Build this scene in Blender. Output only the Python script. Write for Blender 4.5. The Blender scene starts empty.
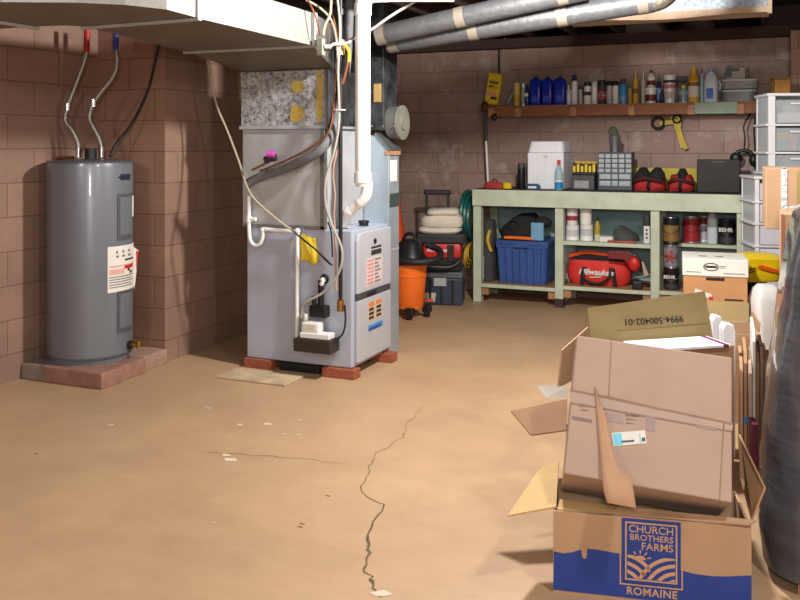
import bpy, bmesh, math, random
from mathutils import Vector, Matrix, noise
from math import sin, cos, pi, radians as R
random.seed(7)
COL = bpy.context.scene.collection
TH = R(23.2); CT, ST = cos(TH), sin(TH)
F, CX, HZ, CH = 880.0, 400.0, 145.0, 1.4      # focal length in px, vanishing column, horizon row, eye height

# ---------- measuring helpers: a picture point on a real plane -> room coordinates
def camxy(x, d): return (CT*x - ST*d, ST*x + CT*d)              # camera right/depth -> room X, Y
def dep(px, py, d):
    X, Y = camxy((px-CX)/F*d, d); return Vector((X, Y, CH-(py-HZ)/F*d))
def at(px, py, Y):
    k = (px-CX)/F; X = Y*(CT*k-ST)/(CT+ST*k); d = -ST*X+CT*Y
    return Vector((X, Y, CH-(py-HZ)/F*d))
def atx(px, py, X):
    k = (px-CX)/F; Y = -X*(CT+ST*k)/(ST-CT*k); d = -ST*X+CT*Y
    return Vector((X, Y, CH-(py-HZ)/F*d))
def flo(px, py, z=0.0): return dep(px, py, F*(CH-z)/(py-HZ))
def depth(X, Y): return -ST*X+CT*Y
def spot(px0, px1, pyt, pyb, Y):
    """centre X on plane Y, half width and height of something seen between these columns and rows"""
    p = at((px0+px1)/2, 100, Y); d = depth(p.x, Y)
    return p.x, (px1-px0)/2*d/F, (pyb-pyt)*d/F

# ---------- materials
def lin(c):
    out = []
    for v in c[:3]:
        v /= 255.0
        out.append(v/12.92 if v <= .04045 else ((v+.055)/1.055)**2.4)
    return (*out, 1.0)
def N(nt, t, **kw):
    n = nt.nodes.new(t)
    for k, v in kw.items():
        if k.startswith('i_'): n.inputs[k[2:].replace('_', ' ')].default_value = v
        else: setattr(n, k, v)
    return n
_M = {}
def M(name, col, rough=.6, metal=0.0, var=.10, scale=9.0, bump=0.0, spec=None, trans=0.0, alpha=1.0, detail=4, coat=0.0, aniso=None):
    if name in _M: return _M[name]
    m = bpy.data.materials.new(name); m.use_nodes = True; nt = m.node_tree
    b = nt.nodes['Principled BSDF']; L = nt.links
    c = lin(col)
    b.inputs['Roughness'].default_value = rough; b.inputs['Metallic'].default_value = metal
    b.inputs['Transmission Weight'].default_value = trans
    b.inputs['Coat Weight'].default_value = coat
    if spec is not None: b.inputs['Specular IOR Level'].default_value = spec
    if alpha < 1: b.inputs['Alpha'].default_value = alpha
    tc = N(nt, 'ShaderNodeTexCoord'); src = tc.outputs['Object']
    if aniso:
        mp = N(nt, 'ShaderNodeMapping'); mp.inputs['Scale'].default_value = aniso
        L.new(src, mp.inputs['Vector']); src = mp.outputs['Vector']
    nz = N(nt, 'ShaderNodeTexNoise', i_Scale=scale, i_Detail=detail, i_Roughness=.6)
    L.new(src, nz.inputs['Vector'])
    rp = N(nt, 'ShaderNodeValToRGB')
    rp.color_ramp.elements[0].position = .3; rp.color_ramp.elements[1].position = .7
    rp.color_ramp.elements[0].color = tuple(max(0, x*(1-var)) for x in c[:3])+(1,)
    rp.color_ramp.elements[1].color = tuple(min(1, x*(1+var)) for x in c[:3])+(1,)
    L.new(nz.outputs['Fac'], rp.inputs['Fac']); L.new(rp.outputs['Color'], b.inputs['Base Color'])
    if bump:
        bp = N(nt, 'ShaderNodeBump', i_Strength=bump, i_Distance=.01)
        L.new(nz.outputs['Fac'], bp.inputs['Height']); L.new(bp.outputs['Normal'], b.inputs['Normal'])
    _M[name] = m; return m

def block_wall(name, base, dark, patch, axis, zoff, row, patch_pos=.62, patch_amt=.6, xoff=0.0):
    """painted concrete block, running bond, with pale patches"""
    m = bpy.data.materials.new(name); m.use_nodes = True; nt = m.node_tree; L = nt.links
    b = nt.nodes['Principled BSDF']; b.inputs['Roughness'].default_value = .62
    tc = N(nt, 'ShaderNodeTexCoord'); sp = N(nt, 'ShaderNodeSeparateXYZ'); L.new(tc.outputs['Object'], sp.inputs[0])
    cb = N(nt, 'ShaderNodeCombineXYZ')
    L.new(sp.outputs[axis], cb.inputs[0])
    if axis == 2: raise ValueError
    ad = N(nt, 'ShaderNodeMath', operation='ADD'); ad.inputs[1].default_value = zoff
    L.new(sp.outputs[2], ad.inputs[0]); L.new(ad.outputs[0], cb.inputs[1])
    mp = N(nt, 'ShaderNodeMapping'); mp.inputs['Location'].default_value = (xoff, 0, 0); L.new(cb.outputs[0], mp.inputs['Vector'])
    br = N(nt, 'ShaderNodeTexBrick', offset=.5, offset_frequency=2, squash=1.0)
    br.inputs['Scale'].default_value = 1.0; br.inputs['Brick Width'].default_value = .406; br.inputs['Row Height'].default_value = row
    br.inputs['Mortar Size'].default_value = .005; br.inputs['Mortar Smooth'].default_value = .6; br.inputs['Bias'].default_value = 0
    br.inputs['Color1'].default_value = lin(base); br.inputs['Color2'].default_value = lin(tuple(v*.93 for v in base)); br.inputs['Mortar'].default_value = lin(dark)
    L.new(mp.outputs[0], br.inputs['Vector'])
    n1 = N(nt, 'ShaderNodeTexNoise', i_Scale=2.2, i_Detail=6.0, i_Roughness=.65); L.new(tc.outputs['Object'], n1.inputs['Vector'])
    mx = N(nt, 'ShaderNodeMix', data_type='RGBA', blend_type='MULTIPLY'); mx.inputs[0].default_value = .55
    r1 = N(nt, 'ShaderNodeValToRGB'); r1.color_ramp.elements[0].color = (.62, .58, .56, 1); r1.color_ramp.elements[1].color = (1.25, 1.22, 1.2, 1)
    r1.color_ramp.elements[0].position = .3; r1.color_ramp.elements[1].position = .7
    L.new(n1.outputs['Fac'], r1.inputs['Fac']); L.new(br.outputs['Color'], mx.inputs[6]); L.new(r1.outputs['Color'], mx.inputs[7])
    n2 = N(nt, 'ShaderNodeTexNoise', i_Scale=3.4, i_Detail=7.0, i_Roughness=.7); L.new(tc.outputs['Object'], n2.inputs['Vector'])
    r2 = N(nt, 'ShaderNodeValToRGB'); r2.color_ramp.elements[0].position = patch_pos; r2.color_ramp.elements[1].position = patch_pos+.09
    r2.color_ramp.elements[0].color = (0, 0, 0, 1); r2.color_ramp.elements[1].color = (patch_amt,)*3+(1,)
    L.new(n2.outputs['Fac'], r2.inputs['Fac'])
    m2 = N(nt, 'ShaderNodeMix', data_type='RGBA'); L.new(r2.outputs['Color'], m2.inputs[0]); L.new(mx.outputs[2], m2.inputs[6]); m2.inputs[7].default_value = lin(patch)
    L.new(m2.outputs[2], b.inputs['Base Color'])
    n3 = N(nt, 'ShaderNodeTexNoise', i_Scale=60.0, i_Detail=4.0); L.new(tc.outputs['Object'], n3.inputs['Vector'])
    sm = N(nt, 'ShaderNodeMath', operation='MULTIPLY_ADD'); sm.inputs[1].default_value = -1.6; L.new(br.outputs['Fac'], sm.inputs[0]); L.new(n3.outputs['Fac'], sm.inputs[2])
    bp = N(nt, 'ShaderNodeBump', i_Strength=.35, i_Distance=.006); L.new(sm.outputs[0], bp.inputs['Height']); L.new(bp.outputs['Normal'], b.inputs['Normal'])
    return m

def floor_mat():
    m = bpy.data.materials.new('painted concrete floor'); m.use_nodes = True; nt = m.node_tree; L = nt.links
    b = nt.nodes['Principled BSDF']; b.inputs['Roughness'].default_value = .5
    tc = N(nt, 'ShaderNodeTexCoord'); o = tc.outputs['Object']
    n1 = N(nt, 'ShaderNodeTexNoise', i_Scale=1.1, i_Detail=7.0, i_Roughness=.62); L.new(o, n1.inputs['Vector'])
    r1 = N(nt, 'ShaderNodeValToRGB'); e = r1.color_ramp.elements
    e[0].position = .28; e[0].color = lin((168, 137, 108)); e[1].position = .72; e[1].color = lin((195, 162, 124))
    L.new(n1.outputs['Fac'], r1.inputs['Fac'])
    n2 = N(nt, 'ShaderNodeTexNoise', i_Scale=6.5, i_Detail=9.0, i_Roughness=.72); L.new(o, n2.inputs['Vector'])
    r2 = N(nt, 'ShaderNodeValToRGB'); r2.color_ramp.elements[0].position = .70; r2.color_ramp.elements[1].position = .78
    r2.color_ramp.elements[0].color = (0, 0, 0, 1); r2.color_ramp.elements[1].color = (.35, .35, .35, 1); L.new(n2.outputs['Fac'], r2.inputs['Fac'])
    m1 = N(nt, 'ShaderNodeMix', data_type='RGBA'); L.new(r2.outputs['Color'], m1.inputs[0]); L.new(r1.outputs['Color'], m1.inputs[6]); m1.inputs[7].default_value = lin((205, 184, 158))
    mp = N(nt, 'ShaderNodeMapping'); mp.inputs['Scale'].default_value = (2.6, 4.4, 1); mp.inputs['Rotation'].default_value = (0, 0, .5); L.new(o, mp.inputs['Vector'])
    n3 = N(nt, 'ShaderNodeTexNoise', i_Scale=2.0, i_Detail=8.0, i_Roughness=.75); L.new(mp.outputs[0], n3.inputs['Vector'])
    r3 = N(nt, 'ShaderNodeValToRGB'); r3.color_ramp.elements[0].position = .35; r3.color_ramp.elements[1].position = .65
    r3.color_ramp.elements[0].color = (.88, .86, .84, 1); r3.color_ramp.elements[1].color = (1.06, 1.06, 1.06, 1); L.new(n3.outputs['Fac'], r3.inputs['Fac'])
    m2 = N(nt, 'ShaderNodeMix', data_type='RGBA', blend_type='MULTIPLY'); m2.inputs[0].default_value = .5
    L.new(m1.outputs[2], m2.inputs[6]); L.new(r3.outputs['Color'], m2.inputs[7]); L.new(m2.outputs[2], b.inputs['Base Color'])
    r4 = N(nt, 'ShaderNodeMapRange'); r4.inputs['To Min'].default_value = .38; r4.inputs['To Max'].default_value = .62; L.new(n1.outputs['Fac'], r4.inputs['Value']); L.new(r4.outputs[0], b.inputs['Roughness'])
    bp = N(nt, 'ShaderNodeBump', i_Strength=.12, i_Distance=.01); L.new(n2.outputs['Fac'], bp.inputs['Height']); L.new(bp.outputs['Normal'], b.inputs['Normal'])
    return m

def speckle(name, c1, c2, scale, rough=.5, metal=.3, pos=.5):
    m = bpy.data.materials.new(name); m.use_nodes = True; nt = m.node_tree; L = nt.links
    b = nt.nodes['Principled BSDF']; b.inputs['Roughness'].default_value = rough; b.inputs['Metallic'].default_value = metal
    tc = N(nt, 'ShaderNodeTexCoord'); n1 = N(nt, 'ShaderNodeTexNoise', i_Scale=scale, i_Detail=6.0, i_Roughness=.8); L.new(tc.outputs['Object'], n1.inputs['Vector'])
    r = N(nt, 'ShaderNodeValToRGB'); r.color_ramp.elements[0].position = pos-.12; r.color_ramp.elements[1].position = pos+.12
    r.color_ramp.elements[0].color = lin(c1); r.color_ramp.elements[1].color = lin(c2)
    L.new(n1.outputs['Fac'], r.inputs['Fac']); L.new(r.outputs['Color'], b.inputs['Base Color'])
    bp = N(nt, 'ShaderNodeBump', i_Strength=.5, i_Distance=.004); L.new(n1.outputs['Fac'], bp.inputs['Height']); L.new(bp.outputs['Normal'], b.inputs['Normal'])
    return m

# ---------- objects
WM = {}
def thing(name, label, cat, loc=(0, 0, 0), rotz=0.0, group=None):
    o = bpy.data.objects.new(name, None); COL.objects.link(o); o.empty_display_size = .05
    o.location = loc; o.rotation_euler = (0, 0, rotz)
    o['label'] = label; o['category'] = cat
    if group: o['group'] = group
    WM[o] = Matrix.Translation(Vector(loc)) @ Matrix.Rotation(rotz, 4, 'Z')
    return o
def tag(o, label, cat, group=None, kind=None):
    if label: o['label'] = label
    if cat: o['category'] = cat
    if group: o['group'] = group
    if kind: o['kind'] = kind
    return o
def link_mesh(name, me, mat, parent):
    me.materials.clear(); me.materials.append(mat)
    o = bpy.data.objects.new(name, me); COL.objects.link(o)
    if parent is not None: o.parent = parent
    WM[o] = WM[parent].copy() if parent is not None else Matrix.Identity(4)
    return o

class B:
    def __init__(s): s.bm = bmesh.new()
    def faces(s, vs, fs):
        v = [s.bm.verts.new(p) for p in vs]
        for f in fs:
            try: s.bm.faces.new([v[i] for i in f])
            except ValueError: pass
        return s
    def par(s, o, a, b, c):
        o, a, b, c = map(Vector, (o, a, b, c))
        p = [o, o+a, o+a+b, o+b, o+c, o+a+c, o+a+b+c, o+b+c]
        return s.faces(p, [(0, 3, 2, 1), (4, 5, 6, 7), (0, 1, 5, 4), (1, 2, 6, 5), (2, 3, 7, 6), (3, 0, 4, 7)])
    def box(s, x0, y0, z0, x1, y1, z1): return s.par((x0, y0, z0), (x1-x0, 0, 0), (0, y1-y0, 0), (0, 0, z1-z0))
    def cbox(s, c, sx, sy, sz, rot=None):
        m = rot if rot is not None else Matrix.Identity(3)
        a, b_, c_ = m @ Vector((sx, 0, 0)), m @ Vector((0, sy, 0)), m @ Vector((0, 0, sz))
        return s.par(Vector(c)-(a+b_+c_)/2, a, b_, c_)
    def prism(s, poly, vec):
        """planar polygon (3-D points) swept by vec"""
        n = len(poly); vec = Vector(vec); p = [Vector(q) for q in poly]; q = [a+vec for a in p]
        return s.faces(p+q, [tuple(range(n))[::-1], tuple(range(n, 2*n))]+[(i, (i+1) % n, (i+1) % n+n, i+n) for i in range(n)])
    def rings(s, rs, caps=True, closed=True):
        idx = [[s.bm.verts.new(p) for p in r] for r in rs]; n = len(idx[0])
        for a, b_ in zip(idx, idx[1:]):
            for i in range(n if closed else n-1):
                j = (i+1) % n
                try: s.bm.faces.new((a[i], a[j], b_[j], b_[i]))
                except ValueError: pass
        if caps and closed:
            try: s.bm.faces.new(idx[0][::-1]); s.bm.faces.new(idx[-1])
            except ValueError: pass
        return s
    def loft(s, prof, n=20, ex=2.0, c=(0, 0, 0), jit=0.0, seed=0.0, caps=True, fs=6.0, fz=1.0):
        """stack of super-ellipse sections: (z, half x, half y [, offset x, offset y])"""
        rs = []
        for q in prof:
            z, hx, hy = q[:3]; ox, oy = (q[3], q[4]) if len(q) > 3 else (0, 0)
            r = []
            for i in range(n):
                t = 2*pi*(i+.5)/n; ca, sa = cos(t), sin(t)
                x = hx*math.copysign(abs(ca)**(2/ex), ca); y = hy*math.copysign(abs(sa)**(2/ex), sa)
                p = Vector((x+ox+c[0], y+oy+c[1], z+c[2]))
                if jit:
                    d = noise.noise_vector(Vector((p.x*fs, p.y*fs, p.z*fs*fz))+Vector((seed, seed*1.7, 0)))*jit; d.z *= .6; p += d; p.z = max(p.z, c[2]+prof[0][0])
                r.append(p)
            rs.append(r)
        return s.rings(rs, caps)
    def cyl(s, p0, p1, r0, r1=None, n=16, caps=True):
        r1 = r0 if r1 is None else r1
        p0, p1 = Vector(p0), Vector(p1); a = (p1-p0).normalized()
        u = a.orthogonal().normalized(); v = a.cross(u)
        return s.rings([[p+(u*cos(2*pi*i/n)+v*sin(2*pi*i/n))*r for i in range(n)] for p, r in ((p0, r0), (p1, r1))], caps)
    def tube(s, pts, r, n=8, sub=5, smooth=True, rad=None):
        P = [Vector(p) for p in pts]; Q = []; RR = []
        rr = rad if rad else [r]*len(P)
        if smooth and len(P) > 2:
            for i in range(len(P)-1):
                p0, p1, p2, p3 = P[max(i-1, 0)], P[i], P[i+1], P[min(i+2, len(P)-1)]
                for k in range(sub):
                    t = k/sub
                    Q.append(.5*((2*p1)+(p2-p0)*t+(2*p0-5*p1+4*p2-p3)*t*t+(3*p1-p0-3*p2+p3)*t**3)); RR.append(rr[i]*(1-t)+rr[i+1]*t)
            Q.append(P[-1]); RR.append(rr[-1])
        else: Q, RR = P, rr
        T = [(Q[min(i+1, len(Q)-1)]-Q[max(i-1, 0)]).normalized() for i in range(len(Q))]
        u = T[0].orthogonal().normalized(); rs = []
        for q, t, ra in zip(Q, T, RR):
            u = (u-t*u.dot(t)).normalized(); v = t.cross(u)
            rs.append([q+(u*cos(2*pi*i/n)+v*sin(2*pi*i/n))*ra for i in range(n)])
        return s.rings(rs)
    def ball(s, c, rx, ry=None, rz=None, n=12, m=8):
        ry = rx if ry is None else ry; rz = rx if rz is None else rz; c = Vector(c)
        return s.rings([[c+Vector((rx*sin(pi*k/m)*cos(2*pi*i/n), ry*sin(pi*k/m)*sin(2*pi*i/n), -rz*cos(pi*k/m))) for i in range(n)] for k in [.05]+list(range(1, m))+[m-.05]])
    def torus(s, c, R_, r, ax='Z', n=24, m=8, a0=0, a1=2*pi):
        c = Vector(c); pts = []
        full = abs(a1-a0-2*pi) < 1e-6
        rs = []
        for i in range(n+1):
            t = a0+(a1-a0)*i/n
            d = {'Z': Vector((cos(t), sin(t), 0)), 'Y': Vector((cos(t), 0, sin(t))), 'X': Vector((0, cos(t), sin(t)))}[ax]
            up = {'Z': Vector((0, 0, 1)), 'Y': Vector((0, 1, 0)), 'X': Vector((1, 0, 0))}[ax]
            rs.append([c+d*(R_+r*cos(2*pi*k/m))+up*r*sin(2*pi*k/m) for k in range(m)])
        return s.rings(rs, caps=not full)
    def grid(s, fn, nu, nv):
        rs = [[fn(u/nu, v/nv) for u in range(nu+1)] for v in range(nv+1)]
        return s.rings(rs, caps=False, closed=False)
    def obj(s, name, mat, parent=None, w=False, bevel=0.0, smooth=False, seg=2, sub=0, solid=0.0):
        bm = s.bm
        bmesh.ops.remove_doubles(bm, verts=bm.verts, dist=1e-5)
        bmesh.ops.recalc_face_normals(bm, faces=bm.faces)
        if w and parent is not None: bmesh.ops.transform(bm, matrix=WM[parent].inverted(), verts=bm.verts)
        if bevel:
            es = [e for e in bm.edges if len(e.link_faces) == 2 and e.calc_face_angle(0) > R(35)]
            try: bmesh.ops.bevel(bm, geom=es, offset=bevel, segments=seg, affect='EDGES', clamp_overlap=True, profile=.5)
            except Exception: pass
        me = bpy.data.meshes.new(name); bm.to_mesh(me); bm.free()
        if smooth:
            me.shade_smooth()
            try: me.set_sharp_from_angle(angle=R(40))
            except Exception: pass
        o = link_mesh(name, me, mat, parent)
        if solid:
            md = o.modifiers.new('thickness', 'SOLIDIFY'); md.thickness = solid; md.offset = 0
        if sub:
            md = o.modifiers.new('smooth', 'SUBSURF'); md.levels = sub; md.render_levels = sub
        return o

def text(body, size, mat, parent, loc, rot=(pi/2, 0, 0), name='lettering', shear=0.0, extr=.0006, align='CENTER', sx=1.0, spacing=1.0, bold=0.0):
    cu = bpy.data.curves.new(name, 'FONT'); cu.body = body; cu.size = size; cu.extrude = extr; cu.shear = shear; cu.resolution_u = 3
    cu.align_x = align; cu.align_y = 'CENTER'; cu.space_character = spacing; cu.offset = bold
    tmp = bpy.data.objects.new('tmp', cu); COL.objects.link(tmp)
    bpy.context.view_layer.update()
    me = bpy.data.meshes.new_from_object(tmp.evaluated_get(bpy.context.evaluated_depsgraph_get()))
    bpy.data.objects.remove(tmp); bpy.data.curves.remove(cu)
    rm = rot.to_4x4() if isinstance(rot, Matrix) else (Matrix.Rotation(rot[2], 4, 'Z') @ Matrix.Rotation(rot[1], 4, 'Y') @ Matrix.Rotation(rot[0], 4, 'X'))
    me.transform(Matrix.Translation(Vector(loc)) @ rm @ Matrix.Diagonal((sx, 1, 1, 1)))
    return link_mesh(name, me, mat, parent)

def struct(b, name, mat, **kw):
    o = b.obj(name, mat, **kw); o['kind'] = 'structure'; return o

# ---------- palette
STEEL = M('galvanised steel', (150, 155, 158), .38, .85, .16, 14)
STEEL2 = M('dull galvanised sheet', (176, 178, 180), .40, .2, .12, 6)
DUCTB = M('shaded duct sheet', (112, 104, 95), .55, .3, .16, 5)  # shade on the duct underside, put into a darker sheet colour
SHINY = M('bright sheet metal', (176, 192, 204), .24, .55, .14, 4)
BLKSHEET = speckle('blackened sheet metal', (36, 38, 41), (92, 96, 98), 3.2, .38, .4, .56)  # grey mottling is reflections put into the colour of the black metal
FURN = M('furnace grey enamel', (168, 175, 190), .42, .05, .05, 4)
FURND = M('furnace door enamel', (176, 180, 186), .42, .05, .04, 4)
DGREY = M('dark grey plastic', (62, 64, 68), .5, 0, .08)
BLACK = M('black plastic', (22, 22, 24), .45, 0, .12)
BLACKF = M('black fabric', (30, 30, 31), .9, 0, .25, 40, .3)
RUBBER = M('grey foam insulation', (104, 104, 108), .8, 0, .18, 20, .3)
WHITE = M('white plastic', (225, 225, 222), .42, 0, .03)
PVC = M('white pvc', (232, 232, 228), .35, 0, .03)
OFFW = M('off white paper', (222, 219, 210), .8, 0, .05)
BRASS = M('brass', (176, 136, 62), .35, .9, .1)
COPPER = M('copper', (172, 108, 76), .38, .9, .15)
BRICK = M('red brick', (150, 82, 56), .85, 0, .22, 30, .5)
BRICKP = M('painted brick', (150, 112, 96), .85, 0, .22, 14, .5)
HEAT = M('heater grey enamel', (112, 117, 125), .30, .15, .04, 3, coat=.2)
HEATD = M('heater cap enamel', (88, 91, 97), .32, .15, .04)
BENCHP = M('worn pale green paint', (188, 197, 174), .62, 0, .12, 7, .1)
TEAL = M('pale teal board', (150, 182, 184), .7, 0, .10, 5)
WOODD = M('dark worn wood', (60, 46, 38), .75, 0, .3, 10, .2, aniso=(1, 8, 8))
WOODS = M('stained pine', (136, 84, 52), .65, 0, .22, 9, .1, aniso=(1, 8, 8))
WOODL = M('light pine block', (168, 122, 84), .65, 0, .18, 9, .1)
JOIST = M('old joist wood', (58, 42, 34), .85, 0, .3, 8, .3, aniso=(8, 1, 8))
CARD = M('brown cardboard', (178, 143, 110), .82, 0, .07, 5)
CARDP = M('pinkish cardboard', (176, 150, 133), .82, 0, .06, 5)
CARDD = M('cardboard inside', (164, 126, 90), .85, 0, .08, 5)
CARD_LIT = M('cardboard painted as lit', (196, 164, 112), .82, 0, .06, 5)  # lamplight on the produce carton flaps, put into the cardboard colour
OLIVE = M('olive cardboard', (160, 140, 96), .82, 0, .08, 5)
BLUE = M('royal blue print', (36, 62, 140), .7, 0, .08, 12)
NAVY = M('blue plastic tote', (58, 88, 150), .30, 0, .12, 6)
BLUEJ = M('deep blue jug', (20, 44, 168), .25, 0, .12, 10)
CYAN = M('bright blue', (50, 140, 205), .4, 0, .08)
LBLUE = M('light blue plastic', (110, 160, 190), .4, 0, .08)
RED = M('red plastic', (200, 32, 28), .42, 0, .08)
REDF = M('red fabric', (164, 34, 32), .8, 0, .14, 16, .2)
DRED = M('dark red', (110, 22, 26), .5, 0, .1)
ORANGE = M('orange plastic', (238, 112, 30), .42, 0, .05)
YELLOW = M('yellow plastic', (222, 194, 34), .45, 0, .06)
YELD = M('mustard label', (196, 158, 32), .55, 0, .1)
PINK = M('magenta print', (176, 60, 110), .6, 0, .1)
MAG = M('magenta plastic', (190, 70, 170), .45, 0, .05)
GREYL = M('light grey plastic', (168, 168, 168), .5, 0, .05)
GREYM = M('mid grey print', (120, 116, 116), .7, 0, .1)
PRINT = M('faded print', (136, 112, 108), .85, 0, .1)
PRINTK = M('black print', (44, 38, 32), .8, 0, .1)
PINKP = M('pale pink print', (216, 168, 158), .8, 0, .1)
GREEN = M('green plastic', (38, 96, 50), .5, 0, .1)
TEALH = M('dark teal hose', (14, 84, 80), .4, 0, .15, 20)
TAN = M('tan paper', (170, 136, 84), .8, 0, .1)
FOAM = M('white foam', (226, 228, 232), .7, 0, .03)
CLOTH = M('cream cloth', (214, 206, 190), .9, 0, .08, 12, .3)
CLEAR = M('clear plastic', (212, 222, 226), .15, 0, .03, alpha=.35)
CLEARB = M('clear bluish plastic', (170, 205, 220), .18, 0, .05, alpha=.6)
MILKY = M('milky plastic', (205, 214, 222), .35, 0, .05, alpha=.85)
WRAP = M('stretch wrapped dark plastic', (72, 74, 80), .18, 0, .2, 2.4, 1.0, coat=.6, aniso=(1.0, 1.0, 5), detail=3)
CHROME = M('chrome', (200, 200, 204), .2, 1.0, .05)
HOSE = M('braided steel', (158, 156, 150), .4, .8, .3, 90, .4)
CABLE = M('cream cable sheath', (166, 154, 132), .5, 0, .06)
CRACK = M('crack gap', (104, 90, 66), .95, 0, .4, 20)
TAPE = M('silver tape', (196, 198, 200), .25, .5, .2, 30, .4)
INSUL = speckle('foil faced insulation', (92, 98, 110), (206, 208, 206), 38, .5, .3)
YINS = M('yellow glue stain', (186, 160, 76), .75, 0, .25, 18, .3)
SPECK = speckle('speckled duct wrap', (110, 122, 134), (168, 178, 186), 30, .5, .3)
SHEETW = speckle('spotted bright galvanised', (122, 121, 115), (150, 149, 143), 26, .45, .25, .38)
FOILP = M('foil duct sleeve', (82, 83, 85), .45, .35, .16, 22, .5)
BAND = M('cream tape band', (112, 103, 92), .7, 0, .1)
BEIGE = M('beige duct edge', (176, 152, 128), .75, 0, .15, 10)

def panel(name, pts, mat, parent, th=.006, w=True, nu=1):
    """stiff cardboard panel through four or more world points"""
    p = [Vector(q) for q in pts]; n = (p[1]-p[0]).cross(p[2]-p[0]).normalized()
    return B().prism(p, n*th).obj(name, mat, parent, w=w)
# ================= camera and light =================
cam = bpy.data.cameras.new('camera'); cam.lens = 36*F/800; cam.sensor_width = 36; cam.shift_y = -(300-HZ)/800; cam.clip_start = .05
co = bpy.data.objects.new('camera', cam); COL.objects.link(co); co.location = (0, 0, CH); co.rotation_euler = (pi/2, 0, TH)
sc = bpy.context.scene; sc.camera = co
sc.view_settings.view_transform = 'Standard'; sc.view_settings.look = 'None'; sc.view_settings.gamma = 1; sc.view_settings.use_curve_mapping = False
sc.view_settings.exposure = .45
wd = bpy.data.worlds.new('world'); sc.world = wd; wd.use_nodes = True
wd.node_tree.nodes['Background'].inputs[0].default_value = (.5, .5, .55, 1); wd.node_tree.nodes['Background'].inputs[1].default_value = .3
def lamp(name, loc, power, rad, col=(1, .93, .84)):
    l = bpy.data.lights.new(name, 'POINT'); l.energy = power; l.shadow_soft_size = rad; l.color = col
    o = bpy.data.objects.new(name, l); COL.objects.link(o); o.location = loc; return o
lamp('bulb_or_fill', (-1.0, 4.27, 2.36), 240, .07, (1, .965, .92))
lamp('bulb_or_fill', (.34, 2.0, 2.25), 70, .07, (1, .97, .94))
lamp('camera_flash', (.12, -.35, 1.75), 140, .22, (1, .97, .93))
lamp('bulb_or_fill', (-2.6, .4, 2.25), 65, .2, (1, .97, .94))  # added fill lamp with no known source, evens out the near room

# ================= room =================
WL = block_wall('brown painted block', (150, 120, 104), (120, 92, 78), (190, 172, 158), 1, -1.377+.203*8, .203, .74, .4)
WP = block_wall('brown painted block pier', (150, 120, 104), (118, 91, 77), (196, 180, 165), 1, -1.357+.203*8, .203, .74, .4, .13)
WPX = block_wall('brown painted block pier side', (156, 120, 100), (122, 90, 75), (196, 180, 165), 0, -1.357+.203*8, .203, .74, .4, .05)
WBK = block_wall('painted block with bloom and sheen', (152, 126, 115), (118, 94, 85), (182, 174, 168), 0, -1.5225+.198*8, .198, .56, .45, .02)  # pale patches mix efflorescence with wall sheen put into the colour
b = B().box(-6, -3.2, -.12, 3, 8.5, 0); struct(b, 'floor', floor_mat())
struct(B().box(-4.37, -3.1, 0, -4.17, 8.3, 2.33), 'wall_left', WL)
o = struct(B().box(-4.17, 4.607, 0, -3.62, 8.11, 2.33), 'wall_pier', WP)
o.data.materials.append(WPX)
for p in o.data.polygons:
    if abs(p.normal.y) > .5: p.material_index = 1
struct(B().box(-3.62, 8.11, 0, 1.4, 8.3, 2.31), 'wall_back', WBK)
struct(B().box(.10, 7.65, 0, 1.9, 8.11, 2.31), 'wall_return', WPX)
struct(B().box(1.7, -3.1, 0, 1.9, 7.65, 2.33), 'wall_right', WL)
struct(B().box(-4.17, -3.2, 0, 1.9, -3.0, 2.33), 'wall_front', WPX)
struct(B().box(-3.62, 8.0, 2.312, .3, 8.3, 2.40), 'trim_1', JOIST)
struct(B().box(-4.4, -3.2, 2.332, -4.06, 8.3, 2.40), 'trim_2', JOIST)
struct(B().box(-3.72, 4.7, 2.332, -3.5, 8.0, 2.40), 'trim_3', JOIST)
struct(B().box(-4.4, 8.26, 2.40, 2.0, 8.3, 2.62), 'trim_4', JOIST); struct(B().box(-4.45, -3.2, 2.40, -4.4, 8.3, 2.62), 'trim_5', JOIST); struct(B().box(1.9, -3.2, 2.3, 1.95, 8.3, 2.62), 'trim_6', JOIST); struct(B().box(.3, 7.65, 2.312, 2, 8.3, 2.4), 'trim_7', JOIST)
ceil = struct(B().box(-4.4, -3.2, 2.60, 2.0, 8.3, 2.68), 'ceiling', JOIST)
for i in range(16):
    x = -4.1+i*.40
    B().box(x-.02, -3.1, 2.402, x+.02, 8.25, 2.598).obj('joist', JOIST, ceil)
# floor marks
flr = bpy.data.objects['floor']
def crack(pts, wds, name='crack'):
    P = [flo(*p, 0) for p in pts]; b = B(); L_, Rr = [], []
    P2 = []; W2 = []
    for i in range(len(P)-1):
        for k in range(6):
            t = k/6; q = P[i].lerp(P[i+1], t)
            q.x += random.uniform(-.012, .012); q.y += random.uniform(-.012, .012); P2.append(q); W2.append((wds[i]*(1-t)+wds[i+1]*t)*random.uniform(.5, 1.3))
    for i, q in enumerate(P2[:-1]):
        t = (P2[i+1]-q).normalized(); n = Vector((-t.y, t.x, 0)); L_.append(q+n*W2[i]+Vector((0, 0, .0012))); Rr.append(q-n*W2[i]+Vector((0, 0, .0012)))
    b.rings([L_, Rr], caps=False, closed=False); return b.obj(name, CRACK, flr)
crack([(410, 421), (403, 438), (374, 455), (370, 468), (359, 489), (383, 505), (368, 540), (367, 568), (374, 585), (384, 604)], [.0012, .002, .002, .0022, .002, .0035, .005, .006, .006, .008])
crack([(205, 452), (260, 456), (300, 459), (366, 466)], [.0012, .002, .0014, .0008])
crack([(410, 421), (420, 408), (445, 398)], [.0015, .001, .0005])
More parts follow.
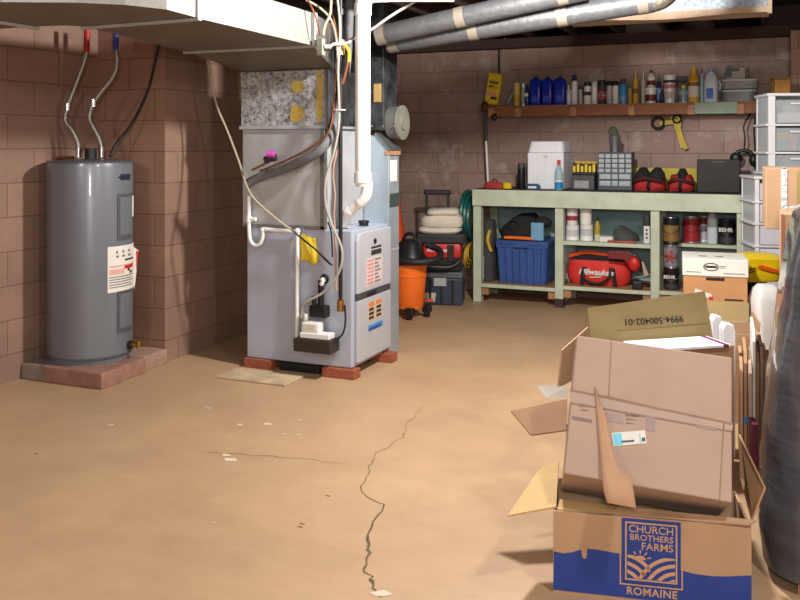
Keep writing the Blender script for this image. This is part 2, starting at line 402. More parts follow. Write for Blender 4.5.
for i, (px, py, s) in enumerate([(231, 460, .05), (226, 455, .03), (208, 408, .03), (205, 406, .018), (111, 425, .03), (240, 425, .03), (285, 434, .02), (268, 424, .035), (299, 435, .02), (380, 594, .05), (215, 523, .012), (300, 420, .014)]):
    p = flo(px, py); b = B(); n = 9
    ring = [p+Vector((s*random.uniform(.4, 1.0)*cos(2*pi*k/n), s*.55*random.uniform(.4, 1)*sin(2*pi*k/n), .0015)) for k in range(n)]
    b.faces(ring, [tuple(range(n))]); b.obj('bare_patch', M('bare pale concrete', (214, 196, 172), .9, 0, .1), flr)
for px, py in [(328, 496), (302, 524), (300, 527), (36, 454)]:
    p = flo(px, py); B().box(p.x-.010, p.y-.003, 0, p.x+.010, p.y+.004, .0012).obj('chip', CRACK, flr)

# ================= water heater =================
hc = Vector((-3.905, 4.25, 0)); hr = .253
base = thing('heater_plinth', 'low plinth of painted blocks carrying the grey water heater', 'plinth', (-3.85, 4.28, 0))
for (x0, x1, y0, y1, m) in [(-4.165, -3.98, 3.955, 4.19, M('grey painted block', (132, 120, 112), .85, 0, .3, 10, .3)), (-3.975, -3.548, 3.95, 4.13, BRICKP), (-3.975, -3.565, 4.135, 4.36, BRICKP), (-3.975, -3.595, 4.365, 4.60, M('pale painted block', (166, 134, 116), .85, 0, .2, 10, .3)), (-4.165, -3.98, 4.195, 4.60, BRICKP)]:
    B().box(x0, y0, 0, x1, y1, .092).obj('block', m, base, w=True, bevel=.006)
h = thing('water_heater', 'tall grey electric water heater on a low block plinth', 'water heater', (hc.x, hc.y, .092))
B().loft([(.0, .24, .24), (.035, .243, .243), (.036, hr, hr), (1.175, hr, hr), (1.20, hr-.004, hr-.004)], 64).obj('tank', HEAT, h, smooth=True)
B().loft([(1.2, hr+.002, hr+.002), (1.207, hr+.003, hr+.003), (1.214, hr-.01, hr-.01), (1.222, .1, .1)], 64).obj('top_cap', HEATD, h, smooth=True)
B().loft([(.034, hr+.003, hr+.003), (.045, hr+.003, hr+.003)], 64).obj('base_ring', HEATD, h, smooth=True)
for a in (2.6, 3.7, 4.7, 5.5): B().cbox((.235*cos(a), .235*sin(a), -.0005), .05, .04, .012).obj('foot', OFFW, h) if False else None
fdir = math.atan2(-hc.y, -hc.x)                       # direction from the tank to the viewer
def hang(px):                                          # world angle on the tank seen in this column
    d = depth(hc.x, hc.y); pc = CX+F*(CT*hc.x+ST*hc.y)/d
    s = max(-.999, min(.999, (px-pc)/F*d/(hr*1.0))); return fdir+math.asin(s)
def hz(py, off=.2): return CH-(py-HZ)/F*(depth(hc.x, hc.y)-off)-.092
def cpatch(name, a0, a1, z0, z1, r, mat, th=.004, n=14, parent=h):
    b = B(); rs = []
    for z in (z0, z1):
        o_ = [Vector((r*cos(a0+(a1-a0)*i/n), r*sin(a0+(a1-a0)*i/n), z)) for i in range(n+1)]
        i_ = [Vector(((r-th)*cos(a1-(a1-a0)*i/n), (r-th)*sin(a1-(a1-a0)*i/n), z)) for i in range(n+1)]
        rs.append(o_+i_)
    return b.rings(rs).obj(name, mat, parent, smooth=True)
for y0, y1 in ((194, 240), (291, 333)):
    a0, a1 = hang(115), hang(129)
    pl = cpatch('access_panel', a0, a1, hz(y1, .12), hz(y0, .12), hr+.0045, HEATD)
    cpatch('panel_cover', a0+.07, a1-.06, hz(y1, .12)+.03, hz(y0, .12)-.02, hr+.007, HEAT, parent=pl)
    am = (a0+a1)/2; zt = hz(y0, .12)-.035
    B().ball(((hr+.006)*cos(am), (hr+.006)*sin(am), zt), .006).obj('screw', CHROME, pl)
wl = cpatch('warning_label', hang(106), hang(132.2), hz(293, .18), hz(247, .18), hr+.0025, OFFW, .002)
zt, zb = hz(247, .18), hz(293, .18)
def hbar(f0, f1, t0, t1, mat): return cpatch('printing', hang(106+26*f0), hang(106+26*f1), zt+(zb-zt)*t1, zt+(zb-zt)*t0, hr+.0033, mat, .0012, 6, wl)
hbar(.05, .95, .42, .46, PINKP); hbar(.05, .6, .5, .62, PINKP)
for k in range(5): hbar(.05, .9-.05*(k % 2), .66+.055*k, .685+.055*k, GREYM)
for k, f in enumerate((.3, .52, .74)): hbar(f, f+.07, .1, .16, GREYM); hbar(f, f+.1, .2, .25, GREYM)
hbar(.62, .93, .3, .34, PRINTK); hbar(.6, .92, .44, .52, RED)
hbar(.72, .8, .52, .58, PRINTK); hbar(.8, .88, .58, .64, PRINTK)
cpatch('spec_sticker', hang(129.3), hang(132.6), hz(218, .1), hz(197, .1), hr+.0025, OFFW, .002)
am = hang(123); zc = hz(177.5, .17)
bd = cpatch('badge', hang(118), hang(127.5), zc-.018, zc+.018, hr+.003, M('dark badge', (40, 44, 66), .4), .002)
cpatch('badge_swoosh', hang(116), hang(122), zc-.004, zc+.004, hr+.0042, BLACK, .001, 6, bd)
# tag curling off the tank's side
a = hang(132.9); px_ = Vector((cos(a), sin(a), 0)); tg = Vector((-sin(a), cos(a), 0))
b = B(); b.prism([px_*(hr+.001)+Vector((0, 0, hz(248, 0))), px_*.284+Vector((0, 0, hz(252, 0))), px_*.276+Vector((0, 0, hz(268, 0))), px_*(hr+.008)+Vector((0, 0, hz(291, 0))), px_*(hr+.001)+Vector((0, 0, hz(287, 0)))], tg*.003); b.obj('paper_tag', OFFW, h)
b = B(); b.prism([px_*.27-tg*.001+Vector((0, 0, hz(252, 0))), px_*.285-tg*.001+Vector((0, 0, hz(253, 0))), px_*.279-tg*.001+Vector((0, 0, hz(264, 0))), px_*.272-tg*.001+Vector((0, 0, hz(272, 0)))], tg*.005); b.obj('red_print', RED, h)
# drain valve
a = hang(126); q = Vector((cos(a), sin(a), 0)); zc = hz(349, .16)
dv = B().cyl(q*.258+Vector((0, 0, zc)), q*.275+Vector((0, 0, zc)), .026).obj('drain_valve', BLACK, h, smooth=True)
B().cyl(q*.275+Vector((0, 0, zc)), q*.33+Vector((0, 0, zc)), .012).cyl(q*.32+Vector((0, 0, zc-.015)), q*.32+Vector((0, 0, zc+.028)), .014).obj('spout', BRASS, dv, smooth=True)
# top fittings
vp = Vector((0.02, -.02, 1.214))
B().cyl(vp, vp+Vector((0, 0, .075)), .036, n=20).obj('junction_cap', BLACK, h, smooth=True)
dT = depth(hc.x, hc.y)
def ht(px, py, dd=0): return dep(px, py, dT+dd)
b = B().tube([ht(74, 158), ht(60, 158), ht(55, 159.5), ht(54, 164)], .012); b.obj('relief_pipe', COPPER, h, w=True, smooth=True)
def hose(name, label, pts, col):
    t = thing(name, label, 'hose', pts[0])
    B().tube(pts, .0135, 10).obj('braid', HOSE, t, w=True, smooth=True)
    B().cyl(pts[0]-Vector((0, 0, .022)), pts[0]+Vector((0, 0, .04)), .018).obj('nut', CHROME, t, w=True, smooth=True)
    k = len(pts)//2; B().cyl(pts[k]-Vector((0, 0, .022)), pts[k]+Vector((0, 0, .022)), .021).obj('coupling', CHROME, t, w=True, smooth=True)
    B().cyl(pts[-1]-Vector((.0, 0, .04)), pts[-1]+Vector((.005, 0, .12)), .0185).obj('riser_pipe', col, t, w=True, smooth=True)
hose('water_hose', 'braided water hose with red end rising from the water heater', [ht(78.5, 154), ht(77.5, 142), ht(72, 130), ht(66, 122), ht(65.5, 116), ht(67.5, 107), ht(73, 92), ht(82, 68), ht(86, 55), ht(86.5, 46)], M('red pipe', (176, 34, 40), .5))
hose('water_hose', 'braided water hose with blue end rising from the water heater', [ht(101.5, 154), ht(100.5, 143), ht(95, 130), ht(90, 120), ht(90, 113), ht(93.5, 103), ht(101, 92), ht(112, 78), ht(117, 64), ht(115.5, 44)], M('blue pipe', (46, 74, 160), .5))
p = [ht(110, 156.5, .05), ht(117, 143, .1), ht(133, 122, .15), ht(148, 90, .2), ht(155, 62, .2), ht(160, 38, .2)]
tag(B().tube(p, .009).obj('power_cable', BLACK, smooth=True), 'black power cable running up the wall from the water heater', 'cable')

# ================= supply duct =================
d = thing('supply_duct', 'rectangular metal supply duct bending overhead above the water heater', 'duct', (-2.77, 3.7, 1.95))
def outline(poly, z0, z1): return B().prism([(x, y, z0) for x, y in poly], (0, 0, z1-z0))
ZT = 2.13
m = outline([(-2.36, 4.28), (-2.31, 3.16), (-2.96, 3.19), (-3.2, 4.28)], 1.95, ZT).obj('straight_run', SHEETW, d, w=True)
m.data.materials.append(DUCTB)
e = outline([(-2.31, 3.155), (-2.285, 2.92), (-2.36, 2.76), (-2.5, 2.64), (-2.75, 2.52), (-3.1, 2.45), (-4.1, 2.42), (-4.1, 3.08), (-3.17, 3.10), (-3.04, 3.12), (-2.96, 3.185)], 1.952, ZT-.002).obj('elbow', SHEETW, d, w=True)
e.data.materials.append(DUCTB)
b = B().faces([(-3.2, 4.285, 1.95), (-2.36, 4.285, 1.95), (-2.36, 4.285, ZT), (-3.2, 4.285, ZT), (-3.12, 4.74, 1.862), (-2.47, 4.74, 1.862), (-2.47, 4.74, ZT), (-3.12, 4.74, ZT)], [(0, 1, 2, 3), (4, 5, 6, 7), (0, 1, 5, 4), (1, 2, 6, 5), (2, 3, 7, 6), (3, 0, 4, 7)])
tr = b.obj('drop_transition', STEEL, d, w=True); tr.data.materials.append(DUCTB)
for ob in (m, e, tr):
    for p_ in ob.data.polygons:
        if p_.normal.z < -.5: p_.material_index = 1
B().box(-3.22, 4.262, 1.938, -2.34, 4.292, 1.951).obj('seam', STEEL2, d, w=True, bevel=.003)
B().par((-2.98, 3.175, 1.938), (.685, -.03, 0), (0, .03, 0), (0, 0, .013)).obj('seam', STEEL2, d, w=True, bevel=.003)
B().box(-3.19, 2.43, 1.938, -3.16, 3.11, 1.951).obj('seam', STEEL2, d, w=True, bevel=.003)
B().box(-2.358, 4.262, 1.951, -2.335, 4.292, ZT).obj('seam', STEEL2, d, w=True, bevel=.003)
B().par((-2.312, 3.15, 1.951), (.012, 0, 0), (0, .03, 0), (0, 0, ZT-1.951)).obj('seam', STEEL2, d, w=True, bevel=.002)

# ================= furnace =================
f = thing('furnace', 'grey upright furnace with white front door standing on bricks', 'furnace', (-2.7, 5.0, 0))
B().box(-3.08, 4.73, .06, -2.34, 5.265, .885).obj('cabinet', FURN, f, w=True, bevel=.008)
b = B().prism([(-2.338, 4.765, .50), (-2.338, 5.255, .50), (-2.338, 5.255, .868), (-2.338, 4.81, .868), (-2.338, 4.78, .855), (-2.338, 4.765, .82)], (.022, 0, 0))
up = b.obj('upper_door', FURND, f, w=True, bevel=.006)
B().box(-2.338, 4.765, .085, -2.316, 5.255, .458).obj('lower_door', FURND, f, w=True, bevel=.005)
hd = B().box(-2.338, 4.765, .460, -2.320, 5.255, .498).obj('door_rail', DGREY, f, w=True, bevel=.003)
B().box(-2.322, 4.90, .470, -2.312, 5.02, .488).obj('rail_latch', BLACK, hd, w=True, bevel=.003)
B().cyl((-2.316, 5.00, .80), (-2.308, 5.00, .80), .016).obj('sight_glass', BLACK, up, w=True, smooth=True)
for z0, z1 in ((.755, .768), (.715, .745)): B().box(-2.3165, 4.95, z0, -2.3145, 5.1, z1).obj('name_plate', PRINTK, up, w=True)
lb = B().box(-2.3165, 4.88, .53, -2.3147, 5.11, .70).obj('instruction_label', M('pinkish label', (206, 188, 184), .8), up, w=True)
for k in range(7):
    B().box(-2.3147, 4.89, .54+k*.023, -2.314, 4.98, .552+k*.023).obj('printing', M('rosy print', (196, 130, 128), .8), lb, w=True)
    B().box(-2.3147, 5.0, .54+k*.023, -2.314, 5.09-.02*(k % 3), .552+k*.023).obj('printing', GREYM, lb, w=True)
ld = [c for c in f.children if c.name.startswith('lower_door')][0]
for y0 in (4.90, 5.01):
    s_ = B().box(-2.3165, y0, .31, -2.3147, y0+.10, .43).obj('warning_sticker', M('tan label', (196, 170, 140), .8), ld, w=True)
    B().box(-2.3147, y0+.01, .40, -2.314, y0+.09, .425).obj('orange_band', M('dull orange band', (200, 120, 70), .7), s_, w=True)
    for k in range(3): B().box(-2.3147, y0+.015, .32+k*.026, -2.314, y0+.085, .338+k*.026).obj('printing', PRINTK, s_, w=True)
s_ = B().box(-2.3165, 4.91, .25, -2.3147, 5.12, .285).obj('brand_sticker', CYAN, ld, w=True)
B().box(-2.3147, 4.91, .25, -2.314, 5.09, .268).obj('printing', M('deep blue', (30, 70, 140), .6), s_, w=True)
B().loft([(.886, .03, .03), (.905, .03, .03), (.906, .036, .036), (.92, .034, .034)], 16, c=(-2.42, 5.06, 0)).obj('vent_cap', BLACK, f, w=True, smooth=True)
def brick(x0, y0, x1, y1, z, label):
    o = B().box(x0, y0, 0, x1, y1, z).obj('brick', BRICK, None, bevel=.004); return tag(o, label, 'brick', 'bricks under the furnace')
brick(-3.09, 4.71, -2.89, 4.80, .058, 'red brick under the rear end of the furnace side, next to the wall')
brick(-2.53, 4.70, -2.31, 4.79, .058, 'red brick under the front corner of the furnace, nearest the floor crack')
brick(-2.42, 5.16, -2.27, 5.255, .058, 'chipped red brick under the far end of the furnace door')
o = tag(B().box(-2.85, 4.74, 0, -2.57, 5.0, .05).obj('drip_pan', BLACK, None, bevel=.006), 'black shallow pan lying on the floor under the furnace', 'pan')
B().box(-2.83, 4.76, .05, -2.59, 4.98, .054).obj('water_film', DGREY, o)
o = tag(B().box(-3.1, 4.42, 0, -2.62, 4.66, .012).obj('floor_board', M('pale worn board', (186, 164, 132), .85, 0, .25, 8), None, bevel=.004), 'thin pale board lying on the floor before the furnace', 'board')
# coil case and plenum
c = thing('coil_case', 'plain grey sheet metal coil case sitting on top of the furnace', 'coil case', (-2.8, 5.0, .885))
x0, x1, y0, y1, z0, z1 = -3.11, -2.523, 4.725, 5.26, .887, 1.497
b = B().box(x0, y0+.006, z0, x1, y1, z1); b.obj('shell', STEEL2, c, w=True)
mx = Vector(((x0+x1)/2, y0-.006, (z0+z1)/2))
B().faces([(x0+.01, y0+.005, z0), (x1-.01, y0+.005, z0), (x1-.01, y0+.005, z1), (x0+.01, y0+.005, z1), mx], [(0, 1, 4), (1, 2, 4), (2, 3, 4), (3, 0, 4)]).obj('cross_broken_panel', STEEL2, c, w=True)
B().box(x1-.03, y0-.004, z0, x1+.004, y0+.03, z1).obj('corner_strip', STEEL, c, w=True, bevel=.003)
B().box(x0, y0-.004, z0, x1, y0+.01, z0+.018).obj('bottom_strip', STEEL, c, w=True)
p = thing('plenum_box', 'foil faced insulated plenum box between coil case and overhead duct', 'plenum', (-2.8, 5.0, 1.5))
B().box(-3.12, 4.72, 1.499, -2.50, 5.26, 1.86).obj('insulated_box', INSUL, p, w=True, bevel=.006)
B().box(-3.125, 4.712, 1.499, -2.495, 4.722, 1.52).obj('bottom_flange', STEEL2, p, w=True)
for (xa, xb, za, zb) in [(-2.575, -2.53, 1.53, 1.855), (-2.76, -2.655, 1.54, 1.64), (-2.75, -2.66, 1.72, 1.80)]:
    b = B(); n = 16; cx_, cz_, hx_, hz_ = (xa+xb)/2, (za+zb)/2, (xb-xa)/2, (zb-za)/2
    pts = []
    for i in range(n):
        t = 2*pi*i/n; k = random.uniform(.8, 1.1)
        pts.append((cx_+hx_*k*math.copysign(abs(cos(t))**.6, cos(t)), 4.7195, cz_+hz_*k*math.copysign(abs(sin(t))**.6, sin(t))))
    b.prism(pts, (0, -.002, 0)).obj('glue_stain', YINS, p, w=True)
B().box(-2.499, 4.73, 1.52, -2.494, 5.25, 1.86).obj('dark_side', BLKSHEET, p, w=True)  # dark cover over this face of the insulated box
B().box(-2.512, 4.706, 1.499, -2.494, 4.73, 1.858).obj('corner_strip', STEEL, p, w=True)
# return side
r = thing('return_plenum', 'blackened sheet metal return plenum behind the white pipe', 'plenum', (-2.6, 5.6, 1.5))
B().box(-3.0, 5.29, 1.50, -2.385, 5.52, 2.33).obj('box', BLKSHEET, r, w=True, bevel=.004)
for k in range(9): B().ball((-2.95+.08*k, 5.288, 1.525), .006).obj('screw', CHROME, r, w=True)
q0, q1 = at(374, 84, 5.288), at(380, 102, 5.288)
B().box(q0.x, 5.283, q1.z, q1.x+.01, 5.289, q0.z).obj('paper_tag', TAN, r, w=True)
cl = B().cyl((-2.384, 5.41, 1.55), (-2.31, 5.41, 1.55), .108, n=28).obj('round_collar', M('dusty collar', (96, 98, 92), .6, .3, .2), r, w=True, smooth=True)
B().cyl((-2.31, 5.41, 1.55), (-2.295, 5.41, 1.55), .116, n=28).cyl((-2.295, 5.41, 1.55), (-2.285, 5.41, 1.55), .05, n=20).obj('collar_rim', M('dusty rim', (124, 124, 112), .6, .3, .2), cl, w=True, smooth=True)
t = thing('return_drop', 'bright sheet metal return duct standing beside the furnace door', 'duct', (-2.5, 5.36, 0))
B().prism([(-2.9, 5.272, .0), (-2.338, 5.272, .0), (-2.338, 5.272, 1.36), (-2.44, 5.272, 1.465), (-2.9, 5.272, 1.465)], (0, .165, 0)).obj('shell', SHINY, t, w=True, bevel=.003)
B().par((-2.443, 5.262, 1.47), (.112, 0, -.115), (0, .185, 0), (.012, 0, .012)).obj('sloped_flange', STEEL, t, w=True)
B().box(-2.36, 5.262, 1.335, -2.326, 5.44, 1.365).obj('wood_block', WOODL, t, w=True)
B().box(-2.3375, 5.29, 1.16, -2.336, 5.40, 1.30).obj('paper_label', OFFW, t, w=True)
B().box(-2.3375, 5.28, .70, -2.335, 5.43, .715).obj('seam', STEEL2, t, w=True)
B().box(-2.3375, 5.28, .99, -2.336, 5.43, 1.08).obj('filter_slot', M('dull slot', (70, 84, 86), .5, .4), t, w=True)

# ================= white pvc flue =================
v = thing('pvc_flue', 'thick white pvc flue pipe dropping to the furnace top', 'pipe', (-2.29, 4.78, 1.18))
pc = Vector((-2.293, 4.78, 0))
d0 = depth(pc.x, pc.y)
B().cyl(pc+Vector((0, 0, 1.20)), pc+Vector((0, 0, 2.30)), .0465, n=28).obj('riser', PVC, v, w=True, smooth=True)
B().cyl(pc+Vector((0, 0, 1.175)), pc+Vector((0, 0, 1.235)), .053, n=28).cyl(pc+Vector((0, 0, 1.15)), pc+Vector((0, 0, 1.18)), .04, .05, n=28).obj('reducer', PVC, v, w=True, smooth=True)
B().cyl(pc+Vector((0, 0, 2.18)), pc+Vector((0, 0, 2.25)), .0535, n=28).obj('coupling', PVC, v, w=True, smooth=True)
dr = Vector((CT, ST, 0))
B().tube([pc+Vector((0, 0, 2.24)), pc+Vector((0, 0, 2.285))+dr*.02, pc+Vector((0, 0, 2.305))+dr*.06, pc+Vector((0, 0, 2.307))+dr*.15], .05, 20).obj('elbow', PVC, v, w=True, smooth=True)
B().cyl(pc+Vector((0, 0, 2.307))+dr*.12, pc+Vector((0, 0, 2.307))+dr*.55, .0465, n=24).obj('run', PVC, v, w=True, smooth=True)
a_, b_ = dep(367, 186, d0), dep(365.5, 196, d0); c_, e_ = dep(347, 214, 5.36), dep(345, 230, 5.41)
B().tube([a_+Vector((0, 0, .03)), a_, b_, dep(360, 203, 5.31)], .034, 18).obj('elbow', PVC, v, w=True, smooth=True)
B().cyl(dep(362, 201, 5.305), dep(349, 212, 5.35), .030, n=20).obj('branch', PVC, v, w=True, smooth=True)
B().tube([dep(351, 210.5, 5.345), c_, dep(345, 220, 5.41), dep(345, 224, 5.42), dep(345, 227.2, 5.42)], .0335, 18).obj('elbow', PVC, v, w=True, smooth=True)

# gas pipe, lines, cables round the furnace
g = thing('gas_pipe', 'black iron gas pipe running down past the furnace corner', 'pipe', dep(341, 300, 5.24))
B().cyl(dep(340.5, -8, 5.24), dep(340.5, 306, 5.24), .0125, n=12).obj('pipe', BLACK, g, w=True, smooth=True)
B().cyl(dep(340.5, 300, 5.24), dep(340.5, 311, 5.24), .021, n=14).obj('union', BRASS, g, w=True, smooth=True)
B().cyl(dep(340.5, 40, 5.24), dep(340.5, 55, 5.24), .026, n=14).obj('valve_body', M('aged brass', (178, 150, 112), .5, .5), g, w=True, smooth=True)
B().cyl(dep(340.5, 9, 5.24), dep(340.5, 15, 5.24), .022, n=14).obj('coupling', BLACK, g, w=True, smooth=True)
ln = thing('refrigerant_line', 'thick grey insulated refrigerant line curving across the coil case', 'pipe', dep(250, 182, 5.5))
B().tube([dep(247, 184, 5.50), dep(258, 178, 5.47), dep(285, 168, 5.36), dep(310, 157, 5.26), dep(325, 145, 5.24), dep(334, 126, 5.32), dep(342, 95, 5.42), dep(347, 60, 5.48), dep(350, 0, 5.52)], .028, 14).obj('foam_sleeve', RUBBER, ln, w=True, smooth=True)
B().tube([dep(260, 171, 5.49), dep(280, 163, 5.34), dep(305, 151, 5.24), dep(324, 138, 5.20), dep(331, 126, 5.20), dep(334, 100, 5.22), dep(337, 40, 5.3), dep(330, 4, 5.3)], .006, 8).obj('copper_line', COPPER, ln, w=True, smooth=True)
vv = B().cyl(dep(265, 160, 5.36), dep(276, 157, 5.34), .022, n=14).obj('service_valve', M('plum valve', (60, 22, 50), .5), ln, w=True, smooth=True)
B().cyl(dep(267, 154, 5.33), dep(274, 154, 5.32), .02, n=14).obj('valve_cap', MAG, vv, w=True, smooth=True)
B().tube([dep(252, 170, 5.5), dep(262, 165, 5.42), dep(268, 162, 5.36)], .007).obj('stub', BRASS, vv, w=True, smooth=True)
def cable(name, label, pts, r, mat, n=7):
    return tag(B().tube(pts, r, n).obj(name, mat, smooth=True), label, 'cable')
cable('thermostat_cable', 'cream cable drooping from the duct across to the furnace side', [dep(207, 57, 5.62), dep(210, 75, 5.62), dep(217, 106, 5.62), dep(227, 130, 5.60), dep(239, 162, 5.50), dep(247, 187, 5.38), dep(258, 203, 5.36), dep(283, 224, 5.33), dep(291, 229, 5.32)], .007, CABLE)
cable('control_wire', 'thin dark wire looping down the furnace side to the gas pipe', [dep(288, 226, 5.33), dep(300, 237, 5.32), dep(316, 250, 5.30), dep(328, 262, 5.26), dep(332, 265, 5.25)], .006, BLACK)
cable('condensate_tube', 'pale flexible tube hanging from the ceiling down to the pump', [dep(337, -4, 5.2), dep(340, 30, 5.2), dep(338, 70, 5.2), dep(339, 120, 5.2), dep(334, 152, 5.2), dep(326, 178, 5.2), dep(325.5, 203, 5.2), dep(332, 225, 5.2), dep(342, 250, 5.18), dep(339, 272, 5.18), dep(325, 291, 5.20), dep(310, 300, 5.22), dep(303, 306, 5.24), dep(301, 318, 5.26)], .008, M('pale tube', (158, 158, 146), .4))
cable('control_wire', 'pinkish wire dropping behind the pale tube to the furnace corner', [dep(337, 150, 5.23), dep(333, 172, 5.23), dep(335, 195, 5.23), dep(334, 215, 5.23), dep(335.5, 240, 5.22), dep(335.5, 268, 5.21), dep(336, 290, 5.20)], .006, M('pinkish sheath', (176, 138, 124), .6))
cable('control_wire', 'thin black wire hanging from the coil case corner by the gas pipe', [dep(328, 222, 5.3), dep(331, 232, 5.28), dep(332, 245, 5.27), dep(332.5, 257, 5.265)], .005, BLACK)
cable('pump_cord', 'black cord from the gas pipe foot down to the pump', [dep(344.5, 305, 5.22), dep(345.5, 320, 5.22), dep(343, 333, 5.22), dep(337, 339, 5.23), dep(332.5, 341, 5.235)], .006, BLACK)
bx = thing('junction_box', 'small grey electrical box on the end of the overhead duct', 'electrical box', dep(318, 55, 4.9))
q = dep(321, 47, 4.83); B().cbox(q, .036, .045, .095, Matrix.Rotation(.1, 3, 'Z')).obj('body', M('drab box', (146, 146, 132), .5, .4), bx, w=True, bevel=.004)
B().cyl(q+Vector((.025, 0, .0)), q+Vector((.055, .01, .0)), .012).obj('connector', WHITE, bx, w=True, smooth=True)
cable('house_wire', 'white wire running from the small electrical box over to the gas valve', [dep(331, 46, 4.86), dep(334, 44, 5.0), dep(342, 44, 5.18), dep(349, 42, 5.24), dep(354, 38.5, 5.42), dep(372, 29, 5.46), dep(382, 22, 5.44), dep(397, 12, 5.44), dep(425, -4, 5.44)], .008, M('white sheath', (210, 206, 196), .5))
cable('house_wire', 'tan wire curving from the ceiling over the gas valve', [dep(306, 0, 4.95), dep(320, 8, 5.0), dep(331, 20, 5.1), dep(336, 38, 5.16), dep(338, 60, 5.18)], .007, CABLE)
cable('house_wire', 'pale wire dropping from the ceiling into the small electrical box', [dep(331, -3, 4.95), dep(330, 14, 4.93), dep(325, 25, 4.87), dep(323, 36, 4.83)], .008, CABLE)
cable('house_wire', 'thin brown wire hanging from the ceiling beside the small electrical box', [dep(306, -3, 4.76), dep(314, 12, 4.76), dep(318, 26, 4.78), dep(320, 36, 4.80)], .005, COPPER)
tc_ = cable('grounding_cable', 'short yellow and copper lead hanging from the gas valve', [dep(345, 45, 5.2), dep(349, 52, 5.2), dep(348.5, 62, 5.2)], .010, YELLOW)
B().tube([dep(348.5, 61, 5.2), dep(346, 72, 5.2), dep(343, 84, 5.2)], .007).obj('copper_end', COPPER, tc_, smooth=True)
zt_ = B().torus(dep(340, 110, 5.21), .03, .004).obj('cable_tie', WHITE, g, w=True, smooth=True)
# condensate drain, pump, yellow packet
dpipe = thing('condensate_drain', 'thin white drain pipe with trap on the furnace side', 'pipe', dep(297, 335, 5.28))
Yd = 4.70
B().tube([at(249, 196, Yd), at(249, 220, Yd), at(249.5, 236, Yd), at(252, 243, Yd), at(256, 245.5, Yd), at(260.5, 243, Yd), at(263, 236, Yd), at(263, 232, Yd)], .0125, 12, 6).obj('trap', PVC, dpipe, w=True, smooth=True)
B().cyl(at(263, 229, Yd), at(299, 232, Yd), .0125, n=12).obj('branch', PVC, dpipe, w=True, smooth=True)
B().cyl(at(297.5, 230, Yd), at(297, 337, Yd), .0125, n=12).obj('drop', PVC, dpipe, w=True, smooth=True)
for a_ in ((263, 230), (297.5, 231)): B().ball(at(*a_, Yd), .018).obj('elbow', PVC, dpipe, w=True, smooth=True)
q = at(249, 219, Yd); B().cyl(q, q+Vector((.05, .002, 0)), .013, n=12).cyl(q-Vector((0, 0, .02)), q+Vector((0, 0, .02)), .018, n=12).obj('tee', PVC, dpipe, w=True, smooth=True)
Yp = 4.64
pm = thing('condensate_pump', 'white condensate pump in a black tray hung on the furnace side', 'pump', (at(312, 345, Yp).x, Yp, at(312, 355, Yp).z))
q0, q1 = at(293, 338, 4.60), at(330, 355, 4.60)
B().box(q0.x, 4.60, q1.z, q1.x, 4.725, q0.z).obj('tray', M('dark brown tray', (46, 38, 34), .5), pm, w=True, bevel=.006)
q2, q3 = at(300, 322, 4.62), at(330, 338, 4.62)
B().box(q2.x, 4.615, q0.z+.001, q3.x-.005, 4.70, q0.z+.035).obj('pump_base', WHITE, pm, w=True, bevel=.006)
B().box(q2.x+.005, 4.625, q0.z+.035, q2.x+.12, 4.70, q0.z+.095).obj('pump_head', WHITE, pm, w=True, bevel=.008)
B().box(q2.x+.018, 4.6225, q0.z+.055, q2.x+.10, 4.626, q0.z+.085).obj('pump_label', M('pale printed label', (206, 204, 190), .7), pm, w=True)
B().cyl((q2.x+.016, 4.66, q0.z+.095), (q2.x+.016, 4.66, q0.z+.14), .014, n=12).obj('check_valve', WHITE, pm, w=True, smooth=True)
tr = thing('drain_trap', 'black plastic drain trap with white elbow above the pump', 'drain trap', at(319, 317, 4.69))
B().box(at(309, 316, 4.67).x, 4.665, at(309, 317, 4.67).z, at(326, 316, 4.67).x, 4.725, at(309, 305, 4.67).z).obj('trap_body', BLACK, tr, w=True, bevel=.008)
B().tube([at(321, 308, 4.69), at(321, 292, 4.69), at(321, 280, 4.69)], .019, 12).cyl(at(314, 306, 4.66), at(314, 296, 4.66), .014).obj('trap_tube', BLACK, tr, w=True, smooth=True)
B().tube([at(321, 288, 4.69), at(321.5, 281, 4.69), at(324, 280, 4.72)], .017, 12).obj('elbow', PVC, tr, w=True, smooth=True)
B().torus(at(324.5, 279, 4.722), .022, .008, 'Y').obj('grommet', BLACK, tr, w=True, smooth=True)
yb = thing('document_pouch', 'bright yellow pouch stuck to the furnace side', 'pouch', at(308, 263, 4.72))
q0, q1 = at(300, 236, 4.72), at(317, 263, 4.72)
b = B().grid(lambda u, v_: Vector((q0.x+(q1.x-q0.x)*u+.01*sin(v_*5), 4.722-.022*sin(pi*u)*sin(pi*v_)-.006*sin(9*u+5*v_), q1.z+(q0.z-q1.z)*v_+.012*sin(u*6))), 10, 10)
b.obj('sleeve', YELLOW, yb, w=True, smooth=True, solid=.004)

